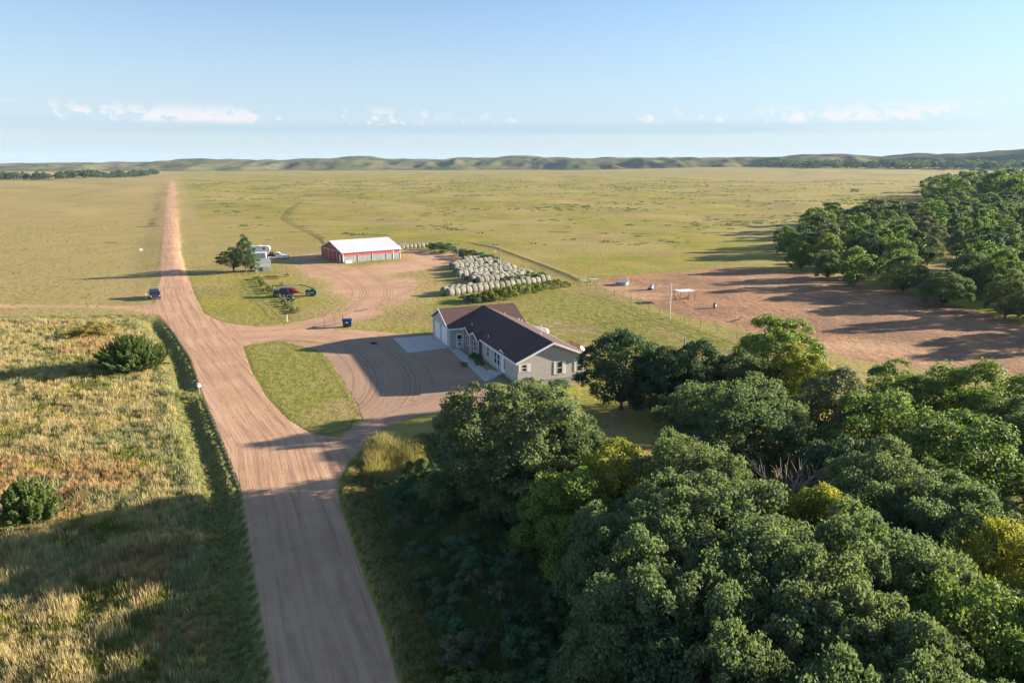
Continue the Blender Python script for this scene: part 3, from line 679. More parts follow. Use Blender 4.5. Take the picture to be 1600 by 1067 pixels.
# ------------------------------------------------------------------ grass and undergrowth (stuff)
def tuft_proto(name, m, n, h, spread, wid, lean=.5):
    C, Fc, lv = [], [], []
    for i in range(n):
        a = random.uniform(0, 6.283); r = spread*random.random()**.5; bx, by = r*math.cos(a), r*math.sin(a)
        hh = h*random.uniform(.55, 1.1); la = random.uniform(0, 6.283); le = lean*hh*random.random(); w = wid*random.uniform(.6, 1.3); wa = random.uniform(0, 3.14)
        wx, wy = w*math.cos(wa)*.5, w*math.sin(wa)*.5; tx, ty = bx+le*math.cos(la), by+le*math.sin(la); k = len(C)
        C += [(bx-wx, by-wy, -.05), (bx+wx, by+wy, -.05), ((bx+tx)/2+wx*.8-0, (by+ty)/2+wy*.8, hh*.6), ((bx+tx)/2-wx*.8, (by+ty)/2-wy*.8, hh*.6), (tx, ty, hh)]
        Fc += [(k, k+1, k+2, k+3), (k+3, k+2, k+4)]; q = random.random(); lv += [q, q]
    me = bpy.data.meshes.new(name); me.from_pydata(C, [], Fc); at = me.attributes.new('lv', 'FLOAT', 'FACE'); at.data.foreach_set('value', lv)
    me.materials.append(m); return me
def scatter(name, label, P, protos, smin, smax):
    """one object: tufts instanced on the points P"""
    for k, pm in enumerate(protos):
        Q_ = P[k::len(protos)]; n = len(Q_)
        if n == 0: continue
        po = bpy.data.objects.new(pm.name, pm)
        me = bpy.data.meshes.new(name); me.vertices.add(n); z = hgt(Q_[:, 0], Q_[:, 1])
        me.vertices.foreach_set('co', np.stack([Q_[:, 0], Q_[:, 1], z], -1).astype(np.float32).ravel())
        for an, av in (('rot', rng.uniform(0, 6.283, n)), ('scl', rng.uniform(smin, smax, n)*(.65+.7*vn(Q_[:, 0]/1.7, Q_[:, 1]/1.7, 51)))):
            a = me.attributes.new(an, 'FLOAT', 'POINT'); a.data.foreach_set('value', av.astype(np.float32))
        o = link(name, me); tag(o, label, 'wood' if 'wood' in name else 'grass', kind='stuff')
        ng = bpy.data.node_groups.new(name, 'GeometryNodeTree'); ng.interface.new_socket('Geometry', in_out='INPUT', socket_type='NodeSocketGeometry'); ng.interface.new_socket('Geometry', in_out='OUTPUT', socket_type='NodeSocketGeometry')
        gi, go = ng.nodes.new('NodeGroupInput'), ng.nodes.new('NodeGroupOutput'); ip = ng.nodes.new('GeometryNodeInstanceOnPoints'); oi = ng.nodes.new('GeometryNodeObjectInfo'); oi.inputs[0].default_value = po
        ra = ng.nodes.new('GeometryNodeInputNamedAttribute'); ra.data_type = 'FLOAT'; ra.inputs[0].default_value = 'rot'
        sa = ng.nodes.new('GeometryNodeInputNamedAttribute'); sa.data_type = 'FLOAT'; sa.inputs[0].default_value = 'scl'
        cx = ng.nodes.new('ShaderNodeCombineXYZ'); e2r = ng.nodes.new('FunctionNodeEulerToRotation')
        ng.links.new(ra.outputs[0], cx.inputs[2]); ng.links.new(cx.outputs[0], e2r.inputs[0]); ng.links.new(e2r.outputs[0], ip.inputs['Rotation'])
        cs = ng.nodes.new('ShaderNodeCombineXYZ')
        for i in range(3): ng.links.new(sa.outputs[0], cs.inputs[i])
        ng.links.new(cs.outputs[0], ip.inputs['Scale']); ng.links.new(gi.outputs[0], ip.inputs['Points']); ng.links.new(oi.outputs['Geometry'], ip.inputs['Instance']); ng.links.new(ip.outputs[0], go.inputs[0])
        md = o.modifiers.new('scatter', 'NODES'); md.node_group = ng
GL = {'tan': leafmat('tan_grass', (.40, .355, .215), trans=.4, rough=.8, hue=.15), 'rust': leafmat('rust_grass', (.38, .275, .17), trans=.4, rough=.8, hue=.15), 'green': leafmat('meadow_grass', (.18, .215, .062), trans=.35, rough=.8),
      'gold': leafmat('goldenrod', (.34, .32, .10), trans=.35, rough=.8), 'sage': leafmat('sage_grass', (.25, .28, .17), trans=.4, rough=.8), 'dk': leafmat('dark_green_grass', (.105, .155, .070), trans=.3, rough=.8)}  # dk is a darker green for the low, rank and sedge tufts
def pts_in(poly, n, seed, y0=None, excl=None):
    r = np.random.default_rng(seed); P = np.array(poly); lo, hi = P.min(0), P.max(0); q = r.uniform(lo, hi, (n, 2))
    return q[sdf(q[:, 0], q[:, 1], poly) < 0]
def rough(poly, area_n, seed, dens_falloff):
    q = pts_in(poly, area_n, seed); q = q[np.abs(q[:, 0]) < q[:, 1]*.76+3]
    keep = np.random.default_rng(seed+1).random(len(q)) < np.clip((dens_falloff/np.maximum(q[:, 1], 1))**1.6, .0, 1)
    return q[keep]
edgeL = [(p[0]-.55, p[1]) for p in ROAD_L]
FIELD = edgeL+[(edgeL[-1][0]-6, edgeL[-1][1]+2)]+[(-130, 117), (-130, 20), (-40, 20)]
q = rough(FIELD, 420000, 3, 50)
dd = -sdf(q[:, 0], q[:, 1], ROAD_L+[(-400, ROAD_L[-1][1]), (-400, -60)])
nz = fbm(q[:, 0]/5, q[:, 1]/5, 4, 60); nz2 = fbm(q[:, 0]/9+50, q[:, 1]/7, 4, 61); nz3 = fbm(q[:, 0]/3.0, q[:, 1]/3.0, 3, 62)+rng.normal(size=len(q))*.05
inD = dd < 3.2
sel = np.where(inD, 'g', 't').astype('U2'); sel[(~inD) & (nz > .56)] = 'g'; sel[(~inD) & (nz2 > .60)] = 'r'; sel[(~inD) & (nz3 > .75)] = 'y'; sel[(~inD) & (nz3 < .31)] = 's'
sel[(dd > 3.1) & (dd < 5.2) & (nz3 > .42)] = 's'
rn_ = rng.random(len(q)); sel[(~inD) & (rn_ < .10)] = 'g'; sel[(~inD) & (rn_ > .90)] = 't'
K = [tuft_proto('tuft_'+a, GL[m], n, h, sp, w) for a, m, n, h, sp, w in (('tan_a','tan',18,.52,.22,.035),('tan_b','tan',15,.66,.2,.03),('rust','rust',16,.55,.22,.035),('green','green',18,.42,.24,.045),('gold','gold',20,.62,.26,.06),('sage','sage',18,.55,.26,.05),('low','dk',14,.2,.22,.05),('tall','gold',22,1.25,.35,.035))]
print('tufts', len(q))
scatter('dry_grass', 'tan dry grass covering the left field', q[sel == 't'], K[:2], .7, 1.3)
scatter('rust_grass', 'reddish brown grass patches in the left field', q[sel == 'r'], [K[2]], .7, 1.3)
scatter('green_grass', 'green grass patches in the left field', q[(sel == 'g') & ~inD], [K[3]], .7, 1.3)
scatter('ditch_grass', 'low green growth on the ditch banks of the road', q[(sel == 'g') & inD], [K[3], K[5], K[3], K[6], K[0]], .3, .65)
scatter('goldenrod', 'yellow goldenrod patches in the left field', q[sel == 'y'], [K[4]], .6, 1.2)
scatter('sage_weeds', 'grey green weeds in the left field', q[sel == 's'], [K[5]], .6, 1.2)
# beyond the side track and on both pastures, sparser tufts
def fade(q, poly, w):
    d = -sdf(q[:, 0], q[:, 1], poly); return q[rng.random(len(q)) < np.clip(d/w, 0, 1)*np.clip(1.5-q[:, 1]/260, 0, 1)]
FAR1 = [(-330,119),(-68,121),(-170,340),(-420,340)]
q = rough(FAR1, 60000, 8, 140); q = fade(q[sdf(q[:,0], q[:,1], MAIN) > 5], FAR1, 60); scatter('far_dry_grass', 'short grass tufts of the far left field', q, [K[3], K[6]], .6, 1.1)
FAR2 = [(-60,235),(90,170),(170,330),(-150,330),(-110,215)]
r9 = np.random.default_rng(99); q = np.stack([r9.uniform(-520, 620, 60000), 225+900*r9.random(60000)**1.3], -1)
q = q[(np.abs(q[:, 0]) < q[:, 1]*.8) & (sidelat(q[:, 0], q[:, 1], CX) > 22) & (sdf(q[:, 0], q[:, 1], WOOD) > 4) & (seg_dist(q[:, 0], q[:, 1], TRAIL1) > 3)]
q = q[(fbm(q[:, 0]/38, q[:, 1]/30, 4, 91) > .60) | (r9.random(len(q)) < .03)]; q = q[r9.random(len(q)) < .55]; print('clumps', len(q))
scatter('sedge_clumps', 'scattered low dark sedge clumps on the far pasture', q, [tuft_proto('sedge', GL['dk'], 26, .32, .8, .16)], .6, 1.9)
def big_proto(i, lf): m = PROTO['far%d' % i][0].copy(); m.materials.clear(); m.materials.append(LM[lf]); return m
scatter('distant_wood', 'far part of the wood running back to the horizon', far_w, [big_proto(0,'green'), big_proto(1,'dark'), big_proto(2,'oak'), big_proto(3,'pale'), big_proto(0,'oak')], 1.0, 1.9)
# thicket between road and wood
UNDER = [(p[0]+.5, p[1]) for p in ROAD_R0[1:-1]]+[(-4.4, 28), (14, 24), (18, 40), (10, 50), (-2, 60), (-6, 64)]+px([(640,690),(585,702)])
q = rough(UNDER, 60000, 12, 200); o2_ = seg_dist(q[:, 0], q[:, 1], ROAD_R0)
VG = [(p[0]+.45, p[1]) for p in ROAD_R0[1:-1]]+[(-4.6, 28)]+[(p[0]+4.5, p[1]) for p in ROAD_R0[1:-1]][::-1]; vq = pts_in(VG, 30000, 77)
scatter('verge_grass', 'short green grass on the right road verge', vq, [K[3], K[6], K[0]], .3, .75)
scatter('undergrowth_grass', 'dark rank grass under the trees right of the road', q[o2_ >= 3.2], [tuft_proto('rank', GL['dk'], 20, .7, .3, .05), tuft_proto('rank_b', GL['green'], 16, .6, .3, .045)], .7, 1.4)
TALL = px([(572,700),(640,692),(668,708),(655,745),(610,752),(575,742)])
q = pts_in(TALL, 2600, 15); scatter('tall_grass', 'tall yellow grass stand at the court corner beside the road', q, [K[7], tuft_proto('tall_b', GL['tan'], 22, 1.2, .35, .035), tuft_proto('tall_c', GL['green'], 20, 1.0, .35, .035)], .6, 1.2)
# undergrowth shrubs
sp = poisson([(p[0]+3.4, p[1]) for p in ROAD_R0[2:-1]]+[(-1, 27), (14, 24), (20, 42), (8, 52), (-3, 60), (-7, 63)], lambda x, y: 1.7, 1500, 21)
for i, (x, y) in enumerate(sp):
    lf = ['shade','dark','shade','weed','oak','shade','grey'][(i*5) % 7]; sR = random.uniform(.9, 1.6); zn = ('small ' if sR < 1.2 else 'broad ')+'|'+('near the bottom picture edge' if y < 37 else 'beside the tall yellow grass' if y > 52 else 'below the huge oak' if y > 44 else 'in the middle of the shade')
    tree('shrub%d' % (i % 4), lf, x, y, sR, random.uniform(.7, 1.7), zn.split('|')[0]+{'shade': 'deep green', 'dark': 'very dark', 'weed': 'light green', 'oak': 'grey green', 'grey': 'brownish grey'}[lf]+' shrub right of the road, '+zn.split('|')[1], 'shrub', 'thicket shrubs right of the road, %s %s' % (lf, zn), 'shrub')
print('under', len(sp))

# ------------------------------------------------------------------ object materials
WH = mat('white_vinyl', (.78, .78, .76), .45, noise=(3, .05)); SID = mat('beige_siding', (.45, .42, .39), .6, noise=(1.5, .06), stripe=(2, .2, .35)); SIDL = SID
BRN = mat('brown_shake_siding', (.20, .145, .12), .75, noise=(5, .2), stripe=(2, .18, .4))
SHG = mat('brown_shingles', (.075, .040, .036), .9, noise=(5, .25), stripe=(2, .09, .5)); FND = mat('concrete_block', (.33, .31, .29), .9, noise=(4, .15))
CON = mat('concrete', (.46, .44, .40), .85, noise=(1.2, .10), bump=(18, .3)); GLS = mat('window_glass', (.02, .03, .04), .08, spec=.8)
RED = mat('barn_red_steel', (.36, .035, .04), .55, noise=(1.0, .12), stripe=(0, .3, .5)); REDY = mat('barn_red_gable_steel', (.36, .035, .04), .55, noise=(1.0, .12), stripe=(1, .3, .5))
ROOFM = mat('white_metal_roof', (.46, .49, .56), .4, noise=(.5, .07), stripe=(0, .45, .6)); GRY = mat('grey_steel_panels', (.19, .205, .225), .5, noise=(1, .15), stripe=(0, .45, .5))
HAY = mat('weathered_hay', (.185, .185, .145), .95, noise=(5, .3), bump=(14, .9), var=.22); WOODM = mat('grey_weathered_wood', (.26, .22, .18), .9, noise=(6, .3)); DECKW = mat('brown_deck_wood', (.24, .13, .085), .8, noise=(6, .25))
GALV = mat('galvanised_steel', (.45, .47, .49), .4, .6, noise=(3, .12)); BLK = mat('black_rubber', (.018, .018, .02), .8); RST = mat('rusty_steel', (.17, .07, .04), .85, noise=(8, .4))
BLUE = mat('blue_paint', (.018, .045, .17), .45, noise=(6, .25)); GRN = mat('green_paint', (.012, .09, .04), .45, noise=(6, .25)); MAR = mat('maroon_paint', (.15, .018, .024), .3, noise=(4, .2)); DRK = mat('dark_steel', (.03, .03, .045), .6, noise=(8, .3))
CARB = mat('black_car_paint', (.012, .016, .022), .18, spec=.7); CARW = mat('white_car_paint', (.75, .75, .74), .3); WHM = mat('white_enamel', (.78, .77, .74), .35, noise=(2, .06)); LAMP = mat('headlight_lens', (.6, .6, .6), .15); WAT = mat('puddle_water', (.20, .16, .14), .5, spec=.8); TAN = mat('tan_painted_wood', (.52, .46, .38), .7, noise=(3, .1)); RFG = mat('grey_green_roofing', (.22, .27, .25), .7, noise=(4, .2))

# ------------------------------------------------------------------ house
def window(par, mode, a0, a1, z0, z1, at, shutters=False, sw=.38):
    """mode 'x': wall plane x=at facing -x ; mode 'y': plane y=at facing -y"""
    def bx(u0, u1, w0, w1, p0, p1, mb=None):
        mb = mb or MB()
        return mb.box(at-p1, at-p0, u0, u1, w0, w1) if mode == 'x' else mb.box(u0, u1, at-p1, at-p0, w0, w1)
    t = .07; f = MB(); bx(a0, a1, z0, z0+t, -.02, .05, f); bx(a0, a1, z1-t, z1, -.02, .05, f); bx(a0, a0+t, z0+t, z1-t, -.02, .05, f); bx(a1-t, a1, z0+t, z1-t, -.02, .05, f)
    bx(a0+t, a1-t, (z0+z1)/2-.03, (z0+z1)/2+.03, -.02, .04, f)
    fo = f.build('window', WH, par)
    bx(a0+t, a1-t, z0+t, (z0+z1)/2-.03, -.04, .012).build('pane', GLS, fo); bx(a0+t, a1-t, (z0+z1)/2+.03, z1-t, -.04, .012).build('pane', GLS, fo)
    if shutters:
        for u in (a0-sw-.03, a1+.03):
            m = MB(); bx(u, u+sw, z0-.03, z1+.03, 0.002, .035, m)
            for k in range(7):
                w = z0+(z1-z0)*(k+.25)/7; bx(u+.05, u+sw-.05, w, w+(z1-z0)/14, .035, .05, m)
            m.build('shutter', WH, par)
hs = empty('ranch_house', (HOUSE_O[0], HOUSE_O[1], 0), HA, 'long beige ranch house with a brown shingle roof and attached garage', 'house')
EV, RZ = 2.98, 4.92; XW, YG0, YG1 = 9.1, 20.1, 29.1; YM = (YG0+YG1)/2; XM = XW/2
w = MB(); w.prism([(0, .3), (XW, .3), (XW, EV), (XM, RZ-.09), (0, EV)], 0, YG0+.0, 'y'); w.build('wall', SID, hs)
w = MB(); w.prism([(YG0, .02), (YG1, .02), (YG1, EV), (YM, RZ-.09), (YG0, EV)], -2.3, XW+.01, 'x'); w.build('garage_wall', SIDL, hs)
MB().box(.05, XW-.05, .05, YG0-.01, -1.1, .3).build('foundation', FND, hs); MB().box(-2.25, XW-.05, YG0+.05, YG1-.05, -.9, .02).build('foundation', FND, hs)
def slab(par, p, q, y0, y1, t, axis, m, name='roof'):
    # p,q: (across, z) of eave and ridge
    mb = MB(); mb.prism([p, q, (q[0], q[1]+t), (p[0], p[1]+t)], y0, y1, axis); return mb.build(name, m, par)
sl_ = (RZ-EV)/XM; ox = .38
slab(hs, (-ox, EV-ox*sl_), (XM, RZ), -.35, YM, .13, 'y', SHG); slab(hs, (XW+ox, EV-ox*sl_), (XM, RZ), -.35, YM, .13, 'y', SHG)
sg = (RZ-EV)/((YG1-YG0)/2)
slab(hs, (YG0-.3, EV-.3*sg-.004), (YM, RZ-.004), -2.65, XW+.4, .13, 'x', SHG, 'garage_roof'); slab(hs, (YG1+.35, EV-.35*sg), (YM, RZ-.004), -2.65, XW+.4, .13, 'x', SHG, 'garage_roof')
# barge boards, fascias, gutters
def rake(a, b, y0, y1, axis):
    mb = MB(); mb.prism([(a[0], a[1]-.10), (b[0], b[1]-.10), (b[0], b[1]+.15), (a[0], a[1]+.15)], y0, y1, axis); mb.build('barge_board', WH, hs)
rake((-ox-.02, EV-ox*sl_), (XM, RZ), -.42, -.352, 'y'); rake((XW+ox+.02, EV-ox*sl_), (XM, RZ), -.42, -.352, 'y')
rake((YG0-.32, EV-.3*sg), (YM, RZ), -2.72, -2.652, 'x'); rake((YG1+.37, EV-.35*sg), (YM, RZ), -2.72, -2.652, 'x')
MB().box(-ox-.10, -ox-.002, -.35, 12.5, EV-ox*sl_-.10, EV-ox*sl_+.10).build('gutter', WH, hs); MB().box(XW+ox+.002, XW+ox+.10, -.35, YG0-.31, EV-ox*sl_-.10, EV-ox*sl_+.10).build('gutter', WH, hs)
MB().box(-2.62, -.1, YG0-.40, YG0-.302, EV-.3*sg-.12, EV-.3*sg+.08).build('gutter', WH, hs)
# small gabled bays and door gable on the left side
def gablet(yc, hw, x0, zt, depth=2.2, zr=.62):
    for sgn in (-1, 1):
        mb = MB(); mb.prism([(yc+sgn*(hw+.15), zt-.06), (yc, zt+zr), (yc, zt+zr+.11), (yc+sgn*(hw+.15), zt+.05)], x0-.22, x0+depth, 'x'); mb.build('gablet_roof', SHG, hs)
        mb = MB(); mb.prism([(yc+sgn*(hw+.17), zt-.14), (yc, zt+zr-.06), (yc, zt+zr+.13), (yc+sgn*(hw+.17), zt+.07)], x0-.27, x0-.222, 'x'); mb.build('gablet_trim', WH, hs)
for yc, hw in ((14.4, 1.55), (17.9, 1.35)):
    mb = MB(); mb.prism([(yc-hw, .0), (yc+hw, .0), (yc+hw, 2.75), (yc, 3.3), (yc-hw, 2.75)], -.5, -.002, 'x'); mb.build('bay', BRN, hs)
    for e in (yc-hw-.06, yc+hw-.06): MB().box(-.53, -.47, e, e+.14, .0, 2.74).build('corner_trim', WH, hs)
    gablet(yc, hw, -.5, 2.75); window(hs, 'x', yc-.75, yc+.35, .85, 2.3, -.5)
gablet(4.9, 1.1, 0, 2.72, 1.6, .5)
MB().prism([(3.9, 2.7), (5.9, 2.7), (4.9, 3.18)], -.06, -.002, 'x').build('gablet_wall', WH, hs)
window(hs, 'x', 5.95, 6.9, .8, 2.4, 0); window(hs, 'x', 7.05, 8.0, .8, 2.4, 0); window(hs, 'x', 9.9, 10.8, 1.0, 2.4, 0)
d = MB().box(-.07, -.002, 4.05, 5.45, .38, 2.52).build('door', WH, hs); MB().box(-.085, -.0705, 4.15, 4.4, .9, 2.3).build('sidelight', GLS, d); MB().box(-.10, -.071, 5.2, 5.26, 1.3, 1.4).build('handle', GALV, d)
for k in range(2): MB().box(-.083, -.0705, 4.55, 5.1, .6+.95*k, 1.35+.95*k).build('door_panel', WH, d)
window(hs, 'y', .49, 1.19, 1.67, 2.61, 0, True); window(hs, 'y', 5.14, 5.95, .88, 2.5, 0, True); window(hs, 'y', 7.86, 8.66, .92, 2.52, 0, True, .3)
# basement window and its well
MB().box(2.35, 3.15, .03, .06, -.12, .26).build('basement_window', GLS, hs); MB().box(2.2, 3.3, -.5, .0, -.3, .05).build('window_well', GALV, hs)
MB().box(1.25, 1.45, -.12, .0, .2, 1.0).build('electric_meter', GALV, hs)
# garage side door facing the camera
d = MB().box(-1.40, -.40, YG0-.06, YG0-.002, .08, 2.12).build('side_door', WH, hs)
MB().box(-1.2, -.6, YG0-.075, YG0-.061, 1.25, 1.85).build('pane', GLS, d); MB().box(-1.2, -.6, YG0-.075, YG0-.061, .95, 1.12).build('pane', GLS, d); MB().box(-1.0, -.72, YG0-.075, YG0-.061, .3, .72).build('pet_flap', GLS, d)
MB().box(-1.75, -1.62, YG0-.12, YG0, 1.8, 2.05).build('wall_lamp', GALV, hs); MB().box(-1.6, -.2, YG0-1.0, YG0-.01, -.1, .07).build('door_step', CON, hs)
for y0, y1 in ((25.0, 27.6), (21.4, 24.0)):
    g = MB(); g.box(-2.36, -2.302, y0-.12, y0, .02, 2.52); g.box(-2.36, -2.302, y1, y1+.12, .02, 2.52); g.box(-2.36, -2.302, y0-.12, y1+.12, 2.52, 2.66); g = g.build('garage_door_frame', WH, hs)
    for k in range(4): MB().box(-2.335, -2.30, y0+.01, y1-.01, .06+.61*k, .06+.61*k+.59).build('door_panel', WH, g)
for yy in (28.3, 24.5, 20.7): MB().box(-2.44, -2.30, yy-.06, yy+.06, 2.2, 2.45).build('wall_lamp', GALV, hs)
def vent(x, y, h=.35):
    side = abs(x-XM); zz = RZ-side*sl_+.1 if y < 20 else RZ-max(0, 0)-abs(y-YM)*sg+.1
    MB().tube([(x, y, zz-.1), (x, y, zz+h)], .06, 8).build('vent_pipe', WHM, hs)
for v in ((.7, 18.9), (.5, 11.6), (5.2, 4.9), (6.9, 21.9), (7.9, 18.7), (8.2, 18.3)): vent(*v)
# deck on the right side
dk = empty('deck', HOUSE_O and (hl(9.5, 9)[0], hl(9.5, 9)[1], 0), HA, 'brown wooden deck with railing on the far side of the house', 'deck')
for i in range(20): MB().box(.05, 3.95, -3.4+i*.34, -3.4+i*.34+.32, .42, .48).build('deck_board', DECKW, dk)
for (a, b_) in ((.1, -3.4), (2, -3.4), (3.9, -3.4), (3.9, -1.1), (3.9, 1.2), (3.9, 3.4), (2, 3.4), (.1, 3.4)): MB().box(a-.05, a+.05, b_-.05, b_+.05, -1.2, 1.52).build('post', DECKW, dk)
r_ = MB(); r_.box(.15, 3.85, -3.45, -3.36, 1.44, 1.5); r_.box(3.86, 3.95, -3.35, 3.35, 1.44, 1.5); r_.box(.15, 3.85, 3.36, 3.45, 1.44, 1.5); r_.build('rail', DECKW, dk)
r_ = MB()
for i in range(44): y_ = -3.3+i*.153; r_.box(3.88, 3.93, y_, y_+.04, .48, 1.44)
for i in range(24): x_ = .2+i*.155; r_.box(x_, x_+.04, -3.43, -3.38, .48, 1.44); r_.box(x_, x_+.04, 3.38, 3.43, .48, 1.44)
tag(r_.build('baluster', DECKW, dk), kind='stuff')
sx, sy = hl(9.75, 2.3); sd = empty('satellite_dish', (sx, sy, 2.72), HA+.6, 'small white satellite dish on the right eave of the house', 'satellite dish')
MB().tube([(0,0,-.1),(0,0,.35)], .03, 6).build('mast', GALV, sd)
db = MB(); db.tube([(0,0,.40),(0,-.05,.42),(0,-.10,.46)], [.05,.26,.36], 14); db.build('dish', WHM, sd); MB().tube([(0,0,.3),(0,-.45,.35)], .02, 5).build('arm', GALV, sd)
# propane tank
tx, ty = hl(14.3, 25.0); pt = empty('propane_tank', (tx, ty, H1(tx, ty)), HA+.37, 'white cylindrical propane tank in the lawn behind the house', 'tank')
pr = [(-1.65,.05),(-1.6,.28),(-1.42,.45),(-1.2,.52),(1.2,.52),(1.42,.45),(1.6,.28),(1.65,.05)]
MB().tube([(0, a, .85) for a, _ in pr], [b for _, b in pr], 20).build('tank_shell', WHM, pt, True)
for y_ in (-.9, .9): MB().box(-.35, .35, y_-.1, y_+.1, -.2, .45).build('foot', GALV, pt)
MB().tube([(0,0,1.34),(0,0,1.52)], .16, 10).build('valve_dome', GALV, pt)
# concrete apron, walk and landing slabs (set flush, one slab at a time)
def slabs(name, A, B, C, D, nu, nv, label, cat, z0=.05):
    t = empty(name, (A[0], A[1], 0), 0, label, cat); A_, B_, C_, D_ = [Vector((p[0]-A[0], p[1]-A[1], 0)) for p in (A, B, C, D)]
    for i in range(nu):
        for j in range(nv):
            def P(u, v): return A_.lerp(B_, u).lerp(D_.lerp(C_, u), v)
            eu, ev = .012/nu*2, .012/nv*2; q = [P((i+eu)/nu, (j+ev)/nv), P((i+1-eu)/nu, (j+ev)/nv), P((i+1-eu)/nu, (j+1-ev)/nv), P((i+eu)/nu, (j+1-ev)/nv)]
            dz = random.uniform(0, .008); MB().quadbox([(p.x, p.y, -.1) for p in q]+[(p.x, p.y, z0+dz) for p in q]).build('slab', CON, t)
slabs('concrete_apron', PAD[0], PAD[1], PAD[2], PAD[3], 1, 1, 'pale concrete parking apron in front of the garage doors', 'parking pad') if False else None
pA, pB, pC, pD = px([(614,529)])[0], hl(-2.42, 28.6), hl(-2.42, 20.3), px([(637,552)])[0]
slabs('concrete_apron', pA, pB, pC, pD, 3, 3, 'pale concrete parking apron in front of the garage doors', 'parking pad')
slabs('concrete_walk', hl(-2.5, 20.2), hl(-1.3, 19.0), px([(775,590)])[0], px([(758,597)])[0], 1, 12, 'narrow concrete walk along the left side of the house', 'walk', .06)
slabs('concrete_landing', px([(776,590)])[0], px([(800,582)])[0], hl(-.03, 5.6), hl(-1.3, 7.0), 1, 1, 'small concrete landing at the white front door', 'landing', .30)

# ------------------------------------------------------------------ barn
bA = Vector((-45.4, 188.7)); bU = Vector((14.0, 9.6)).normalized(); BL, BW, BE, BR = 16.9, 16.6, 2.75, 5.1
bn = empty('red_barn', (bA.x, bA.y, H1(bA.x, bA.y)-.05), math.atan2(bU.y, bU.x), 'low red machine shed with a white metal roof and grey open front', 'barn')
MB().prism([(0, 0), (BW, 0), (BW, BE), (BW/2, BR), (0, BE)], 0, .15, 'x').build('gable_wall', REDY, bn); MB().prism([(0, 0), (BW, 0), (BW, BE), (BW/2, BR), (0, BE)], BL-.15, BL, 'x').build('gable_wall', REDY, bn)
MB().box(.15, BL-.15, BW-.15, BW, 0, BE).build('rear_wall', RED, bn); MB().box(.15, BL-.15, 0, .12, BE-.98, BE-.04).build('header', RED, bn)
sb = (BR-BE)/(BW/2)
for sgn, n in ((0, 'roof'), (1, 'roof')):
    e = -.45 if sgn == 0 else BW+.45
    slab(bn, (e, BE-.45*sb+.03), (BW/2, BR+.03), -.35, BL+.35, .08, 'x', ROOFM)
    mb = MB(); mb.prism([(e, BE-.45*sb-.12), (BW/2, BR-.12), (BW/2, BR+.12), (e, BE-.45*sb+.12)], -.42, -.352, 'x'); mb.build('rake_trim', WH, bn)
    mb = MB(); mb.prism([(e, BE-.45*sb-.12), (BW/2, BR-.12), (BW/2, BR+.12), (e, BE-.45*sb+.12)], BL+.352, BL+.42, 'x'); mb.build('rake_trim', WH, bn)
MB().box(-.3, BL+.3, BW/2-.2, BW/2+.2, BR+.09, BR+.15).build('ridge_cap', WHM, bn)
for i in range(12):
    x0 = .17+i*(BL-.34)/12; MB().box(x0, x0+(BL-.34)/12-.02, .05, .11, 0, BE-.985).build('wall_panel', GRY, bn)
for x0 in (.0, 4.2, 8.4, 12.6, 14.7, BL-.16): MB().box(x0, x0+.14, -.05, -.004, 0, BE-.05).build('post', WH if x0 in (0.0, BL-.16, 14.7) else GALV, bn)
MB().box(-.06, -.001, 1.6, 2.5, 0, 2.05).build('door', WH, bn)
for k in range(3): MB().box(-.05, -.001, 4.3+k*3.2, 4.38+k*3.2, 0, 2.7).build('door_edge', WH, bn)
MB().box(-.16, -.002, 3.2, 15.4, 2.72, 2.86).build('door_track', GALV, bn)
MB().box(.4, 2.4, -.8, -.15, 0, .65).build('feed_bin', WHM, bn) if False else None
t = empty('white_chest', (bA.x+bU.x*1.3+.4, bA.y+bU.y*1.3-1.0, H1(bA.x, bA.y)), math.atan2(bU.y, bU.x), 'low white chest at the near left corner of the red shed', 'chest')
MB().box(-.9, .9, -.35, .35, 0, .55).build('chest_body', WHM, t); MB().box(-.95, .95, -.4, .4, .56, .66).build('lid', WHM, t)

# ------------------------------------------------------------------ hay bales
def bale_mesh(i):
    mb = MB(); seg = 22; prof = [(-.64,.0),(-.67,.6),(-.665,.75),(-.62,.80),(-.2,.82),(.2,.81),(.62,.80),(.665,.75),(.67,.6),(.64,0)]
    r = random.Random(i); n0 = []
    for x, rr in prof:
        for k in range(seg):
            a = 2*math.pi*k/seg; q = rr*(1+r.uniform(-.02, .02)); zz = q*math.cos(a); zz = max(zz, -.74); mb.v.append((x+r.uniform(-.015,.015), q*math.sin(a), zz+.74))
    for a in range(len(prof)-1):
        for k in range(seg): k2 = (k+1) % seg; mb.f.append((a*seg+k, a*seg+k2, (a+1)*seg+k2, (a+1)*seg+k))
    me = mb.mesh('hay_bale'); me.polygons.foreach_set('use_smooth', [True]*len(me.polygons)); me.materials.append(HAY); return me
BM_ = [bale_mesh(i) for i in range(4)]
def bale(x, y, rz, lab, grp, s=1):
    o = link('hay_bale', BM_[random.randrange(4)]); o.location = (x, y, H1(x, y)-.02); o.rotation_euler = (random.uniform(-.04, .04), 0, rz+random.uniform(-.05, .05)); o.scale = (s*random.uniform(.94, 1.02), s*random.uniform(.95, 1.05), s*random.uniform(.94, 1.06))
    tag(o, lab, 'hay bale', grp)
BLOCK = px([(704,420),(708,413),(755,406),(832,433),(838,439),(812,444),(770,443),(735,443),(720,438)]); bd_ = Vector((.80, .60)); bn_ = Vector((-bd_.y, bd_.x))
NUM = ('one two three four five six seven eight nine ten eleven twelve thirteen fourteen fifteen sixteen seventeen eighteen nineteen twenty twenty-one twenty-two twenty-three twenty-four twenty-five twenty-six twenty-seven twenty-eight twenty-nine thirty').split()
o0 = Vector(gp(738, 441)); cnt = 0
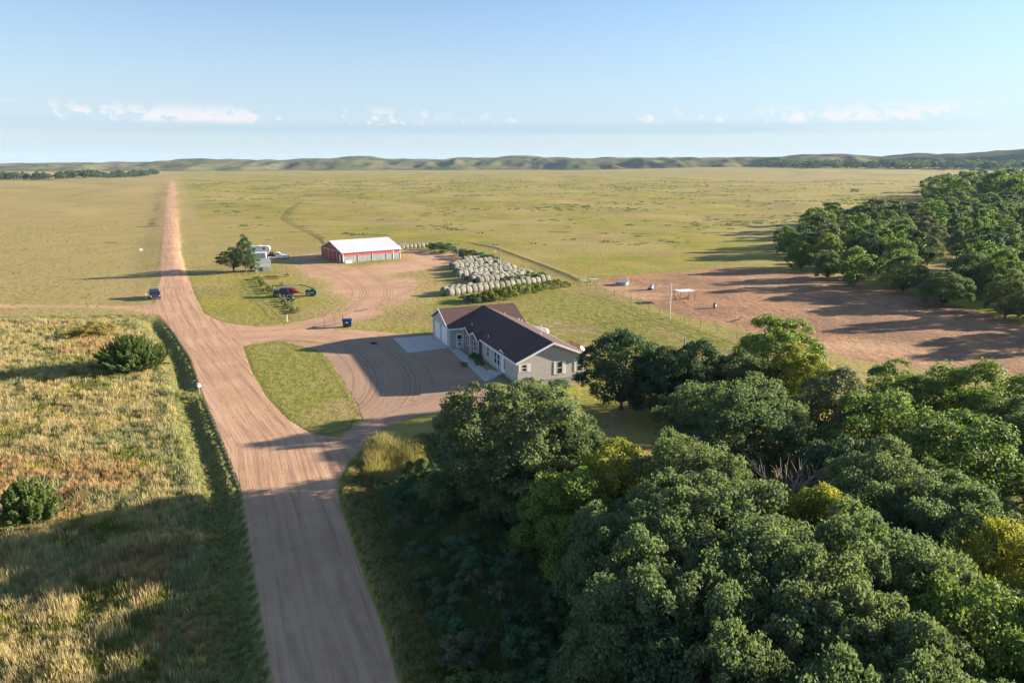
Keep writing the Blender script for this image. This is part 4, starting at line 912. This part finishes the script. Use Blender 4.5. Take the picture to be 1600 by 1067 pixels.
for j in range(-14, 40):
    for i in range(-30, 40):
        p = o0+bd_*(i*1.42+(j % 3)*.35)+bn_*j*2.0
        if j % 5 == 3 or random.random() < .10: continue
        if sdf(np.array([p.x]), np.array([p.y]), BLOCK)[0] < 0:
            bale(p.x, p.y, math.atan2(bd_.y, bd_.x), 'grey weathered round bale in row %s from the front of the big block' % NUM[min(max(j+12, 0), 29)], 'bales of row %d of the big block' % (j+12), 1.02); cnt += 1
f0, f1 = Vector(gp(703, 462)), Vector(gp(855, 441)); fd = (f1-f0).normalized(); fn = Vector((-fd.y, fd.x)); L_ = (f1-f0).length
for i in range(int(L_/1.45)+1):
    p = f0+fd*i*1.45; bale(p.x, p.y, math.atan2(fd.y, fd.x), 'pale round bale in the long front row behind the weed clumps', 'round bales of the long front row')
    if i < 9 or i % 3 == 0: q = p+fn*1.75; bale(q.x, q.y, math.atan2(fd.y, fd.x), 'pale round bale in the second row behind the long front row', 'round bales of the second row')
    if i in (2, 3, 5): q = p+fn*3.4; bale(q.x, q.y, math.atan2(fd.y, fd.x)+.2, 'pale round bale lying behind the double row', 'round bales behind the double row')
f0, f1 = Vector(gp(622, 390)), Vector(gp(668, 386.5)); fd = (f1-f0).normalized(); fn = Vector((-fd.y, fd.x)); n_ = int((f1-f0).length/1.4)
for i in range(n_+1):
    p = f0+fd*i*1.42; bale(p.x, p.y, math.atan2(fd.y, fd.x), 'round bale in the row at the right end of the red shed', 'round bales beside the red shed', .98); q = p+fn*1.75
    if i < n_-1: bale(q.x, q.y, math.atan2(fd.y, fd.x), 'round bale in the rear row beside the red shed', 'rear round bales beside the red shed', .98)

# ------------------------------------------------------------------ poles, fences
def pole(a, b_, h, lab, m, name='utility_pole', r=.13, arm=False, cat='pole'):
    x, y = gp(a, b_); t = empty(name, (x, y, H1(x, y)), .35, lab, cat); MB().tube([(0,0,-.4),(0,0,h)], [r, r*.7], 10).build('shaft', m, t)
    if arm:
        MB().tube([(0,0,h-.5),(-1.2,0,h-.35)], .035, 6).build('lamp_arm', GALV, t); MB().tube([(-1.2,0,h-.52),(-1.2,0,h-.3)], [.14,.08], 8).build('lamp_head', WHM, t)
    return t
pole(1046, 497, 6.2, 'tall pale yard pole at the paddock fence beside the white roof', mat('pale_pole', (.62, .59, .54), .8, noise=(3, .15)), arm=False)
pole(781, 437, 7.0, 'dark weathered pole with a lamp rising behind the hay bales', WOODM, arm=True)
pole(1069, 548, 2.2, 'short stout post in the lawn behind the dark trees', WOODM, 'fence_post', .14, cat='post')
def fence(pts, step, lab, h=1.25, name='wire_fence', wires=(.45, .8, 1.15)):
    P = [Vector(gp(*p)) for p in pts]; t = empty(name, (P[0].x, P[0].y, 0), 0, lab, 'fence'); prev = None; W_ = {k: [] for k in wires}
    for i in range(len(P)-1):
        n = max(1, int((P[i+1]-P[i]).length/step))
        for k in range(n+(i == len(P)-2)):
            p = P[i].lerp(P[i+1], k/n); z = H1(p.x, p.y); x, y = p.x-P[0].x, p.y-P[0].y
            MB().tube([(x, y, z-.3), (x+random.uniform(-.03,.03), y, z+h*random.uniform(.92, 1.1))], .06, 6).build('post', WOODM, t)
            for w_ in wires: W_[w_].append((x, y, z+w_*h/1.25))
    for w_ in wires: MB().tube(W_[w_], .012, 4).build('wire', GALV, t)
    return t
fence([(905,443),(960,462),(1047,497),(1120,520),(1185,543),(1260,570)], 3.4, 'wire fence with wooden posts between the lawn and the bare paddock')
fence([(690,379),(757,404),(830,424),(905,443)], 5, 'wire fence with wooden posts behind the hay bales')
fence([(398,424),(412,440),(438,468),(470,497)], 4, 'wire fence along the green weeds left of the machinery')
fence([(903,447),(918,441),(940,441),(944,446)], 2.2, 'small pole corral beside the stock tank', 1.5, 'corral_fence')
fence([(581,712),(640,706),(700,694)], 3.5, 'wire fence behind the tall yellow grass at the court corner')
for a, b_, lab in ((523,506,'rusty post left of the blue bin'),(536,503,'thin pipe post just behind the blue bin'),(508,511,'short post at the end of the pole heap'),(449,503,'pale post at the lower end of the weed row'),(229,469,'white marker post beside the black car')):
    x, y = gp(a, b_); o = MB().tube([(0,0,-.3),(0,0,1.3)], .05, 8).build('marker_post', WHM if 'white' in lab or 'pale' in lab else RST); o.location = (x, y, H1(x, y)); tag(o, lab, 'post')

# ------------------------------------------------------------------ vehicles
def wheels(t, xs_, yw, r, wd=.24):
    for x_ in xs_:
        for s_ in (-1, 1):
            y_ = s_*yw; w_ = MB().tube([(x_, y_-wd/2, r), (x_, y_+wd/2, r)], r, 16).build('wheel', BLK, t); MB().tube([(x_, y_-wd/2-.01, r), (x_, y_+wd/2+.01, r)], r*.55, 12).build('rim', GALV, w_)
def pickup(x, y, rz, lab, cat, paint, suv=False, bedm=None):
    t = empty('parked_car' if suv else 'pickup_truck', (x, y, H1(x, y)), rz, lab, cat); L = 4.9 if suv else 5.9; w = .95
    hb = [(-L/2,.42),(L/2-.05,.42),(L/2,.6),(L/2-.05,.95),(L/2-.25,1.08),(L/2-1.35,1.16),(L/2-1.75,1.18)]
    back = [(-L/2, 1.12)] if suv else [(-.45, 1.18), (-.45, .75), (-L/2, .75)]
    mb = MB(); mb.prism((hb+back)[::-1], -w, w, 'y'); mb.build('body', paint, t)
    c0, c1 = (-L/2+.1, L/2-1.7) if suv else (-.45, L/2-1.75); zt = 1.78 if suv else 1.82
    cb = MB().quadbox([(c0,-w+.04,1.17),(c1,-w+.04,1.17),(c1,w-.04,1.17),(c0,w-.04,1.17),(c0+(.35 if suv else .1),-w+.22,zt),(c1-.75,-w+.22,zt),(c1-.75,w-.22,zt),(c0+(.35 if suv else .1),w-.22,zt)]); cb.build('cab', paint, t)
    def win(P, n='window'): MB().quadbox(P).build(n, GLS, t)
    e = .012
    win([(c1-.06+e,-w+.14,1.22),(c1-.06+e+.01,-w+.14,1.22),(c1-.06+e+.01,w-.14,1.22),(c1-.06+e,w-.14,1.22),(c1-.68+e,-w+.27,1.72),(c1-.68+e+.02,-w+.27,1.72),(c1-.68+e+.02,w-.27,1.72),(c1-.68+e,w-.27,1.72)], 'windshield')
    nseg = 3 if suv else 2; xa, xb = c0+.2, c1-.75
    for s_ in (-1, 1):
        for k in range(nseg):
            u0 = xa+(xb-xa)*(k+.04)/nseg; u1 = xa+(xb-xa)*(k+.94)/nseg
            yb, yt = s_*(w-.075), s_*(w-.19); q = [(u0, yb, 1.25), (u1+(.25 if k == nseg-1 else 0), yb, 1.25), (u1+(.25 if k == nseg-1 else 0), yb+s_*.02, 1.25), (u0, yb+s_*.02, 1.25), (u0+.08, yt, 1.68), (u1, yt, 1.68), (u1, yt+s_*.02, 1.68), (u0+.08, yt+s_*.02, 1.68)]
            win(q, 'side_window')
        MB().box(c1-.35, c1-.18, s_*w-.02 if s_ > 0 else -w-.22, w+.22 if s_ > 0 else -w+.02, 1.2, 1.4).build('mirror', WHM if not suv else paint, t)
        MB().box(L/2-.02, L/2+.03, s_*.82-.17 if s_ > 0 else -.82-.02, s_*.82+.02 if s_ > 0 else -.82+.17, .68, .86).build('headlight', LAMP, t)
    MB().box(L/2-.03, L/2+.10, -.9, .9, .38, .58).build('bumper', DRK, t); MB().box(L/2-.01, L/2+.02, -.5, .5, .66, .9).build('grille', DRK, t)
    wheels(t, (-L/2+1.0, L/2-.95), .82, .38)
    if bedm:
        bd = MB(); bd.box(-L/2-.1, -.5, -1.05, 1.05, .86, .96); bd.build('flat_bed', bedm, t)
        MB().box(-.6, -.5, -1.0, 1.0, .97, 1.75).build('headboard', bedm, t); MB().tube([(-2.1, -.1, 1.45), (-1.0, -.1, 1.45)], .48, 14).build('bed_load', DRK, t); MB().box(-2.6, -1.0, .5, .95, .97, 1.3).build('tool_box', BLK, t)
    return t
x, y = gp(236, 468); pickup(x, y+1.6, math.atan2(-.89, .50), 'black car parked facing the camera on the left road edge', 'car', CARB, True)
x, y = gp(434, 404.5); pickup(x, y, .22, 'white pickup truck with a dark flat bed beside the white trailers', 'truck', CARW, False, DRK)
def trailer():
    x, y = gp(403, 407); t = empty('stock_trailer', (x, y, H1(x, y)), .25, 'white ribbed livestock trailer behind the small shed', 'trailer')
    MB().box(-2.4, 2.3, -1, 1, .55, 2.1).build('body', WHM, t)
    for i in range(14): MB().box(-2.3+i*.335, -2.3+i*.335+.06, -1.05, -1.001, .6, 2.05).build('rib', GALV, t)
    MB().box(-2.5, 2.4, -1.08, 1.08, 2.1, 2.18).build('roof', WHM, t); MB().tube([(2.3,0,.6),(3.6,0,.5)], .07, 6).build('hitch', DRK, t); wheels(t, (-.5, .4), 1.0, .36)
    x, y = gp(406, 396); t = empty('camper_trailer', (x, y, H1(x, y)), .22, 'white camper trailer with a flat pale roof behind the livestock trailer', 'camper')
    mb = MB(); mb.prism([(-3.2,.4),(2.6,.4),(3.1,1.1),(2.9,1.9),(2.5,2.2),(-3.1,2.2),(-3.2,2.0)], -1.15, 1.15, 'y'); mb.build('body', WHM, t)
    MB().box(-2.6, 1.9, -1.18, -1.151, 1.9, 2.1).build('awning', GRY, t); MB().box(-1.9, -1.0, -1.165, -1.151, 1.2, 1.7).build('window', GLS, t); MB().box(1.0, 1.7, -1.165, -1.151, 1.2, 1.7).build('window', GLS, t); MB().box(-.4, .2, -1.17, -1.151, .5, 1.88).build('door', WH, t)
    MB().box(-.4, .4, -.35, .35, 2.21, 2.45).build('roof_unit', WHM, t); wheels(t, (-.6, .3), 1.0, .36); MB().tube([(2.9,0,.6),(4.1,0,.5)], .06, 6).build('hitch', DRK, t)
trailer()
x, y = gp(411, 423); t = empty('small_shed', (x, y, H1(x, y)), .38, 'small shed with a grey green roof and pale boarded front left of the yard', 'shed')
MB().box(-1.8, 1.6, -1.2, 1.4, 0, 1.35).build('wall', mat('grey_green_boards', (.20, .25, .26), .8, noise=(5, .3), stripe=(0, .3, .5)), t)
MB().prism([(-1.6, 1.95), (1.9, 2.75), (1.9, 2.85), (-1.6, 2.05)], -2.1, 2.0, 'x').build('roof', RFG, t)
MB().box(-1.95, 1.75, -1.63, -1.58, 1.15, 1.98).build('front_board', TAN, t)
for a in (-1.9, 1.75, 1.95): MB().box(a-.05, a+.05, -1.55, -1.45, 0, 1.98).build('post', GALV, t); MB().box(a-.05, a+.05, 1.5, 1.6, 0, 2.65).build('post', GALV, t)

# ------------------------------------------------------------------ machinery
def emp(a, b_, rz, name, lab, cat, z=0):
    x, y = gp(a, b_); return empty(name, (x, y, H1(x, y)+z), rz, lab, cat)
t = emp(449, 463, .15, 'hay_machine', 'maroon and dark blue hay machine parked in the yard weeds', 'machine')
hd = [(.2,.9),(.5,1.35),(1.1,1.5),(1.8,1.35),(2.2,1.0),(2.3,.7)]
m = MB()
for i in range(len(hd)): pass
m.tube([(.1,0,1.05),(.5,0,1.15),(1.2,0,1.15),(1.9,0,1.0),(2.3,0,.8)], [.55,.62,.60,.45,.2], 14); m.build('hood', MAR, t, True)
MB().quadbox([(-1.7,-1,.6),(.4,-1,.5),(.4,1,.5),(-1.7,1,.6),(-1.3,-.8,1.7),(.3,-.8,1.75),(.3,.8,1.75),(-1.3,.8,1.7)]).build('housing', DRK, t)
MB().box(-2.4, -1.75, -.9, .9, .7, 1.3).build('pickup_frame', BLUE, t)
for i in range(6): MB().tube([(-2.6, -.75+i*.3, .5), (-2.45, -.75+i*.3, 1.5)], .04, 5).build('tine', BLUE, t)
MB().tube([(2.2,0,.7),(3.2,0,.45)], .06, 6).build('drawbar', RST, t); wheels(t, (-.5, .7), 1.15, .42, .28)
MB().box(-1.8, 1.2, -1.25, -1.05, .9, 1.0).build('side_rail', DRK, t)
t = emp(453, 471, .1, 'wheeled_cart', 'small steel cart on black wheels in front of the maroon hay machine', 'cart')
MB().box(-.9, .8, -.45, .45, .62, .72).build('deck', GALV, t); MB().box(-.3, .5, -.25, .25, .73, 1.15).build('motor', DRK, t); MB().tube([(.8,0,.6),(1.9,0,.7)], .05, 6).build('tongue', RST, t); wheels(t, (-.55, .45), .62, .38)
t = emp(436, 452, .2, 'tine_cultivator', 'blue tined cultivator behind the maroon hay machine', 'implement')
MB().box(-1.6, 1.2, -.08, .08, .7, .84).build('frame', BLUE, t); MB().box(-.2, -.05, -.9, .9, .7, .8).build('frame', BLUE, t)
for i in range(8): a = -1.4+i*.35; MB().tube([(a,.1,.75),(a+.05,.35,.9),(a,.3,.1)], .035, 5).build('tine', BLUE, t)
for a in (.3, .6, .9): MB().box(a-.06, a+.06, -.06, .06, .85, 1.5).build('upright', BLUE, t)
t = emp(425, 436, .15, 'disc_harrow', 'low dark red disc harrow by the small shed', 'implement')
MB().box(-2.1, 1.9, -.1, .1, .45, .58).build('frame', MAR, t); MB().box(-1.4, 1.2, .7, .86, .5, .62).build('frame', MAR, t)
for i in range(10): a = -1.9+i*.4; MB().tube([(a-.02,-.1,.3),(a+.02,-.1,.3)], .3, 14).build('disc', MAR if i % 3 else RST, t)
for a in (-.5, .5): MB().box(a-.06, a+.06, .1, .7, .48, .58).build('beam', MAR, t)
MB().tube([(1.9,0,.5),(3.3,-.3,.4)], .06, 6).build('drawbar', RST, t)
t = emp(449, 430, 0, 'iron_stand', 'rusty upright iron stand on a flat base above the machinery', 'stand')
MB().box(-.6, .5, -.3, .3, 0, .12).build('base', RST, t); MB().tube([(0,0,.1),(-.2,0,2.0)], .06, 6).build('upright', RST, t); MB().tube([(-.05,0,.6),(.4,0,.15)], .05, 6).build('brace', RST, t)
t = emp(490, 462, .1, 'swing_auger', 'green wheeled grain auger with a long pale tube reaching over the hay machine', 'auger')
MB().tube([(-.2,0,1.5),(-1.6,.4,2.0),(-3.0,.9,2.15)], .09, 8).build('elbow', DRK, t); MB().tube([(-3.0,.9,2.15),(-6.2,1.6,1.9)], .12, 8).build('tube', WHM, t)
MB().tube([(0,-.75,.75),(0,.75,.75)], .72, 18).build('drum', GRN, t)
for k in range(10): a = k*.628; MB().box(math.cos(a)*.74-.05, math.cos(a)*.74+.05, -.8, .8, .75+math.sin(a)*.74-.05, .75+math.sin(a)*.74+.05).build('drum_bar', GRN, t)
MB().box(-1.5, -.9, -.5, .5, .3, 1.2).build('hopper', GRN, t); MB().box(-1.2, .2, -.85, -.78, .7, .8).build('side_arm', WHM, t); MB().tube([(0,0,1.4),(-.2,0,1.6)], .12, 8).build('pivot', GRN, t)
t = emp(543, 510.5, .12, 'waste_bin', 'dark blue wheeled waste container standing by the driveway', 'bin')
MB().quadbox([(-.65,-.45,.12),(.65,-.45,.12),(.65,.45,.12),(-.65,.45,.12),(-.75,-.55,1.2),(.75,-.55,1.2),(.75,.55,1.2),(-.75,.55,1.2)]).build('container', BLUE, t)
MB().prism([(-.6,1.21),(.6,1.21),(.6,1.30),(0,1.42),(-.6,1.34)], -.8, .8, 'x').build('lid', BLUE, t); MB().box(-.25, .2, -.575, -.53, .72, .9).build('white_label', WHM, t)
for a in (-.5, .5):
    for b_ in (-.35, .35): MB().tube([(a,b_-.03,.08),(a,b_+.03,.08)], .08, 8).build('caster', BLK, t)
t = emp(512, 509, .35, 'pole_heap', 'low grey heap of poles on the ground left of the blue bin', 'heap')
for i in range(9): y_ = random.uniform(-.4, .4); MB().tube([(-2.2+random.uniform(-.5,.5), y_-.3, .08+.05*(i % 3)), (2.0+random.uniform(-.6,.4), y_+.3, .12+.08*(i % 3))], .06, 6).build('pole', WOODM, t)
t = emp(584, 537, .1, 'feed_pan', 'black rubber pan lying on the shaded court', 'pan'); MB().tube([(0,0,0),(0,0,.22),(0,0,.23)], [.36,.46,.40], 18).build('pan_body', BLK, t); MB().tube([(0,0,.231),(0,0,.236)], [.38,.38], 18).build('pan_floor', DRK, t)
# mailbox and field sign
t = emp(312, 616, -.9, 'mailbox', 'white roadside mailbox on a post at the left road edge', 'mailbox')
MB().box(-.05, .05, -.05, .05, -.4, .95).build('post', WOODM, t)
mb = MB(); mb.prism([(-.17,.96),(.17,.96),(.17,1.16),(.12,1.26),(0,1.31),(-.12,1.26),(-.17,1.16)], -.36, .36, 'x'); mb.build('box', WHM, t); MB().box(-.2, .0, -.19, -.172, 1.1, 1.3).build('flag', GALV, t)
t = emp(221, 395, .4, 'field_sign', 'small pale sign on two stakes in the far left field', 'sign'); MB().box(-.5, .5, -.02, .02, .5, 1.25).build('panel', WHM, t)
for a in (-.4, .4): MB().box(a-.03, a+.03, .021, .07, -.3, 1.2).build('stake', WOODM, t)
# paddock things
t = emp(972, 445, .05, 'stock_tank', 'round blue grey stock tank at the paddock edge', 'water tank')
MB().tube([(0,0,0),(0,0,.75)], [1.35,1.38], 28).build('tank_wall', mat('blue_grey_steel', (.22, .30, .38), .5, noise=(3, .15)), t); MB().tube([(0,0,.751),(0,0,.756)], 1.25, 28).build('water', WAT, t); MB().tube([(1.3,.4,0),(1.3,.4,1.3)], .1, 8).build('standpipe', WHM, t); MB().box(1.1, 1.7, .2, .6, .0, .7).build('float_box', WHM, t)
t = emp(928, 441, 0, 'hay_ring', 'pale feed bunk inside the small corral', 'feeder'); MB().box(-1.0, 1.0, -.3, .3, .55, .7).build('trough', WHM, t)
for a in (-.8, .8): MB().box(a-.06, a+.06, -.25, .25, -.05, .55).build('leg', GALV, t)
t = emp(1016, 453, .5, 'mineral_feeder', 'hooded grey mineral feeder left of the white shade roof', 'feeder')
MB().tube([(0,0,0),(0,0,.35)], .55, 14).build('tub', BLK, t); mb = MB(); mb.quadbox([(-.1,-.5,.35),(.5,-.5,.35),(.5,.5,.35),(-.1,.5,.35),(.35,-.35,1.2),(.5,-.35,1.2),(.5,.35,1.2),(.35,.35,1.2)]); mb.build('hood', GALV, t)
x, y = gp(1069, 470); t = empty('shade_roof', (x, y, H1(x, y)), .3, 'flat white shade roof on thin posts in the paddock', 'shelter')
MB().quadbox([(-1.7,-1.2,2.0),(1.7,-1.2,2.0),(1.7,1.2,2.0),(-1.7,1.2,2.0),(-1.7,-1.2,2.07),(1.7,-1.2,2.07),(1.7,1.2,2.07),(-1.7,1.2,2.07)]).build('roof', WHM, t)
for a in (-1.6, 1.6):
    for b_ in (-1.1, 1.1): MB().tube([(a,b_,-.2),(a,b_,2.0)], .05, 6).build('post', RST, t)
t = emp(1067, 467.5, .2, 'scrap_heap', 'dark scrap and broken branches under the white shade roof', 'heap')
for i in range(14): a = random.uniform(-1.3, 1.3); b_ = random.uniform(-.6, .6); MB().tube([(a,b_,.05),(a+random.uniform(-.7,.7), b_+random.uniform(-.4,.4), random.uniform(.2,.75))], random.uniform(.03,.1), 5).build('piece', [RST, WOODM, DRK][i % 3], t)
t = emp(1117, 481, .9, 'tyre_feeder', 'black upright tyre by itself in the paddock right of the shade roof', 'tyre'); MB().tube([(0,-.18,.5),(0,-.14,.5),(0,.14,.5),(0,.18,.5)], [.42,.52,.52,.42], 20).build('tyre_body', BLK, t); MB().tube([(0,-.19,.5),(0,.19,.5)], .22, 12).build('hub', GALV, t)
t = emp(1153, 502, .2, 'fallen_branch', 'bent dead branch lying on the bare paddock', 'branch'); MB().tube([(-1.6,0,.06),(-.6,.1,.12),(.2,0,.3),(.6,-.1,.75)], [.04,.08,.1,.05], 6).build('limb', WOODM, t); MB().tube([(.2,0,.3),(.9,.2,.2)], [.06,.02], 5).build('limb', WOODM, t)
# puddle
PU = px([(551,486.5),(556,484.5),(564,484),(572,482),(576,483.5),(570,485.6),(561,487.2),(555,487.8)]); mb = MB(); mb.v = [(p[0], p[1], H1(p[0], p[1])+.012) for p in PU]; mb.f = [tuple(range(len(PU)))[::-1]]
o = mb.build('puddle', WAT); tag(o, 'shallow puddle in the wheel ruts above the blue bin', kind='structure')
# lawn stakes
for i, (a, b_) in enumerate([(897,483),(924,487)]):
    x, y = gp(a, b_); o = MB().box(-.04, .04, -.04, .04, -.2, .9).build('lawn_stake', WHM); o.location = (x, y, H1(x, y)); tag(o, ['left', 'right'][i]+' of two white stakes in the lawn behind the house', 'stake')

# ------------------------------------------------------------------ air
hz = bpy.data.materials.new('haze_air'); hz.use_nodes = True; nt = hz.node_tree; nt.nodes.clear(); o_ = N(nt, 'ShaderNodeOutputMaterial'); pv = N(nt, 'ShaderNodeVolumePrincipled')
pv.inputs['Color'].default_value = (.50, .74, 1, 1); pv.inputs['Density'].default_value = .00004; pv.inputs['Anisotropy'].default_value = 0; nt.links.new(pv.outputs[0], o_.inputs['Volume'])
o = MB().box(-9500, 9500, -900, 9500, -30, 130).build('haze', hz); tag(o, 'thin blue morning haze over the prairie', kind='stuff')
